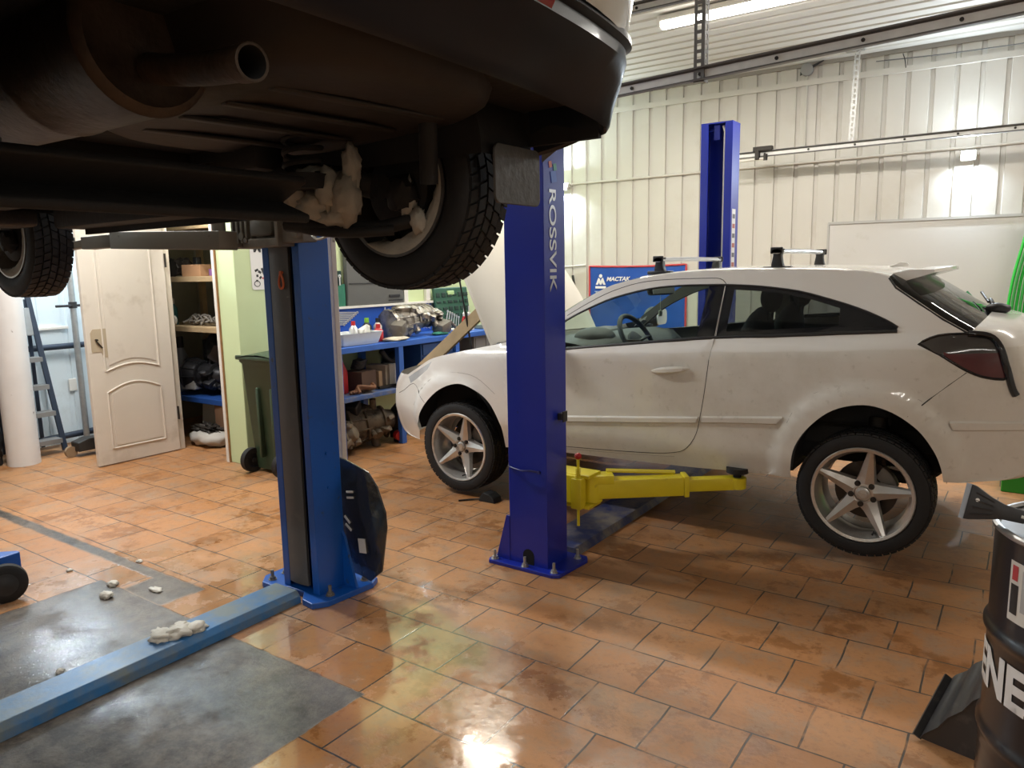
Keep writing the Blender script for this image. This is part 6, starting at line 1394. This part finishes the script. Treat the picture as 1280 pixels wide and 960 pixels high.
bm = B(); tube(bm, [(.03, wallY(.03)-.02, 1.99), (.03, 7.95, 1.985), (.03, 7.93, 2.06)], .012); beam(bm, (-.08, 8.02, 1.985), (.16, 8.02, 1.985), .05, .02); tag(obj('hose_hook', bm, M_galv, None, 60), 'steel hook on the wall carrying the bundle of green hoses', 'hook')
gm = thing('green_machine', 'bright green machine foot on the floor behind the white car\'s tail', 'machine', (.3, 6.1, 0))
bm = B(); prism(bm, [(-.085, .0), (.60, .0), (.60, .55), (.25, .42), (.06, .20), (-.085, .11)], (0, 5.98, 0), (1, 0, 0), (0, 0, 1), (0, .45, 0), bev=.008); obj('base', bm, pm('machine_green', (.02, .32, .03), .4), gm)
bm = B(); box2(bm, .27, .55, 6.05, 6.35, .50, 1.2, .01); cyl(bm, (.41, 6.0, .9), (.41, 6.05, .9), .07); obj('column', bm, MATS['machine_green'], gm)
# ================================================================== right foreground: drum, scraper, scoop
DC = Vector((.25, 2.38, 0)); DR = .29
dm = thing('oil_drum', 'black steel oil drum with white lettering at the right edge', 'drum', DC)
bm = B(); pr_ = [(0, DR*.97), (.012, DR+.006), (.024, DR)]
for zc in (.293, .587): pr_ += [(zc-.03, DR), (zc-.016, DR+.004), (zc-.005, DR+.011), (zc+.005, DR+.011), (zc+.016, DR+.004), (zc+.03, DR)]
for k in range(5): z_ = .06+k*.042; pr_.insert(3+2*k, (z_, DR)); pr_.insert(4+2*k, (z_+.02, DR+.0035))
pr_ = sorted(pr_, key=lambda q: q[0]); pr_ += [(.862, DR)]
lathe(bm, DC, (0, 0, 1), pr_, 72, False); obj('shell', bm, pm('drum_black', (.014, .013, .015), .3, coat=.25, var=.2), dm, 35)
bm = B(); lathe(bm, DC, (0, 0, 1), [(.862, DR), (.868, DR+.008), (.876, DR+.008), (.880, DR+.002), (.880, DR-.006), (.872, DR-.010)], 72, False); obj('rim', bm, pm('worn_rim', (.45, .45, .45), .3, .8), dm, 50)
bm = B(); lathe(bm, DC+Vector((0, 0, .866)), (0, 0, 1), [(0, DR-.009), (.002, DR-.04), (.006, .15), (.006, .001)], 60, False); lathe(bm, DC+Vector((.10, .12, .872)), (0, 0, 1), [(0, .035), (.012, .035), (.014, .02)], 20); obj('top', bm, pm('drum_top', (.30, .30, .31), .4, .5, var=.3, scale=9), dm, 40)
def dbend(a0, z0):
    def f(p):
        a = a0+p.x/DR; r_ = DR+.0022+p.z
        return DC+Vector((r_*cos(a), r_*sin(a), z0+p.y))
    return f
bm = B(); text_bm(bm, 'ENES', .155, None, .001, .86, bold=.006, bend=dbend(PI+.03, .425)); 
bmesh.ops.subdivide_edges(bm, edges=[e for e in bm.edges if e.calc_length() > .03], cuts=2)
for v in bm.verts:
    q = v.co-DC; r_ = math.hypot(q.x, q.y)
    if r_ < DR+.0018: k = (DR+.002)/r_; v.co.x = DC.x+q.x*k; v.co.y = DC.y+q.y*k
obj('lettering', bm, lw, dm, label='white capital letters ENES')
def curved_patch(bm, a0, a1, z0, z1, off, mi=0, n=8):
    rows = [[DC+Vector(((DR+off)*cos(a0+(a1-a0)*i/n), (DR+off)*sin(a0+(a1-a0)*i/n), z_)) for i in range(n+1)] for z_ in (z0, z1)]
    grid(bm, rows, mi, flip=False)
bm = B(); A0 = PI+.57
curved_patch(bm, A0, A0+.36, .655, .815, .0015, 0); curved_patch(bm, A0+.03, A0+.10, .765, .805, .0022, 1); curved_patch(bm, A0+.025, A0+.115, .675, .755, .0022, 2); curved_patch(bm, A0+.15, A0+.33, .69, .80, .0022, 3)
bmesh.ops.recalc_face_normals(bm, faces=bm.faces)
obj('label', bm, [M_white, pm('label_red', (.5, .05, .06), .4), M_black, pm('label_grey', (.45, .45, .45), .5)], dm, label='white sticker with red badge')
# snow brush with scraper head, lying on the drum
sb = thing('ice_scraper', 'black ice scraper with pale handle resting on top of the drum', 'ice scraper', (-.02, 2.28, .88))
p0 = Vector((-.105, 2.315, .925)); p1 = Vector((.04, 2.30, .905))
dd = (p1-p0).normalized(); uu = Vector((.05, .25, .97)).normalized(); uu = (uu-dd*uu.dot(dd)).normalized(); nn_ = dd.cross(uu)
bm = B(); hp = [(0, .050), (.012, .048), (.05, .030), (.085, .019), (.135, .017), (.135, -.017), (.085, -.021), (.05, -.033), (.012, -.046), (0, -.048)]
prism(bm, hp, p0-nn_*.010, dd, uu, nn_*.020, bev=.003)
for k in range(4): beam(bm, p0+dd*.015+uu*(-.03+.02*k)+nn_*.011, p0+dd*.06+uu*(-.018+.012*k)+nn_*.011, .003, .004)
hd_ = obj('head', bm, M_black, sb, 40)
bm = B(); prism(bm, [(-.014, .050), (.002, .050), (.002, -.048), (-.012, -.048)], p0-nn_*.003, dd, uu, nn_*.006); obj('blade', bm, pm('clear_blade', (.30, .34, .40), .2, coat=.5), sb)
bm = B(); cyl(bm, p0+dd*.022+uu*.012+nn_*.011, p0+dd*.022+uu*.012+nn_*.0125, .005, n=12); obj('rivet', bm, M_white, sb)
bm = B(); tube(bm, [p0+dd*.125, p0+dd*.20, p0+dd*.55+Vector((0, 0, -.012))], .011, 12); obj('handle', bm, pm('pale_handle', (.50, .50, .45), .35, .4), sb, 60)
# black scoop / dustpan leaning on the drum
sp = thing('dust_scoop', 'wide black plastic scoop leaning against the foot of the drum', 'scoop', (-.10, 2.75, 0))
M_scoop = pm('scoop_black', (.035, .035, .037), .35, coat=.2, var=.3, scale=9, dark=(.09, .085, .08), dscale=12, dlo=.56, dhi=.72)
q = [Vector((-.205, 2.62, .006)), Vector((-.045, 2.585, .225)), Vector((.0, 2.79, .31)), Vector((-.135, 2.80, .155))]
bm = B(); n_ = (q[1]-q[0]).cross(q[3]-q[0]).normalized()
if n_.z < 0: n_ = -n_
zero_ = 0
rows = [[q[0].lerp(q[1], i/10).lerp(q[3].lerp(q[2], i/10), j/10)+n_*(.012*sin(i*PI*2.5)*.3) for i in range(11)] for j in range(11)]
rows2 = [[p-n_*.006 for p in r] for r in rows]
grid(bm, rows); grid(bm, rows2, flip=True)
for rr in (0, -1): grid(bm, [rows[rr], rows2[rr]])
for cc in (0, -1): grid(bm, [[r[cc] for r in rows], [r[cc] for r in rows2]])
bmesh.ops.remove_doubles(bm, verts=bm.verts, dist=.0003); bmesh.ops.recalc_face_normals(bm, faces=bm.faces); obj('blade', bm, M_scoop, sp, 40)
bm = B(); beam(bm, q[0]+n_*.012, q[3]+n_*.012, .008, .024, tuple(n_)); obj('side_wall', bm, M_scoop, sp)
bm = B(); prism(bm, [(0, 0), (.162, 0), (.162, .215)], q[0]+Vector((.004, .004, 0)), Vector((.977, -.213, 0)), (0, 0, 1), Vector((.0, .012, 0))); obj('underside_web', bm, M_scoop, sp)
bm = B(); tube(bm, [(-.03, 2.72, .25), (-.01, 2.74, .34), (.0, 2.75, .56)], .014); obj('handle', bm, M_scoop, sp, 60)
# rubber pad on the floor under the white car
rp = thing('rubber_block', 'small black rubber block on the floor beside the front wheel of the white car', 'block', (-2.98, 3.95, 0))
bm = B(); prism(bm, [(-.07, 0), (.07, 0), (.06, .035), (.02, .06), (-.03, .065), (-.06, .03)], (-2.98, 3.92, 0), (1, 0, 0), (0, 0, 1), (0, .09, 0), bev=.006); obj('block', bm, M_rubber, rp)
bm = B(); tube(bm, smooth([(-3.0, 3.94, .02), (-3.1, 3.90, .008), (-3.16, 3.84, .006)], 4), .006); obj('tail', bm, M_rubber, rp, 60)
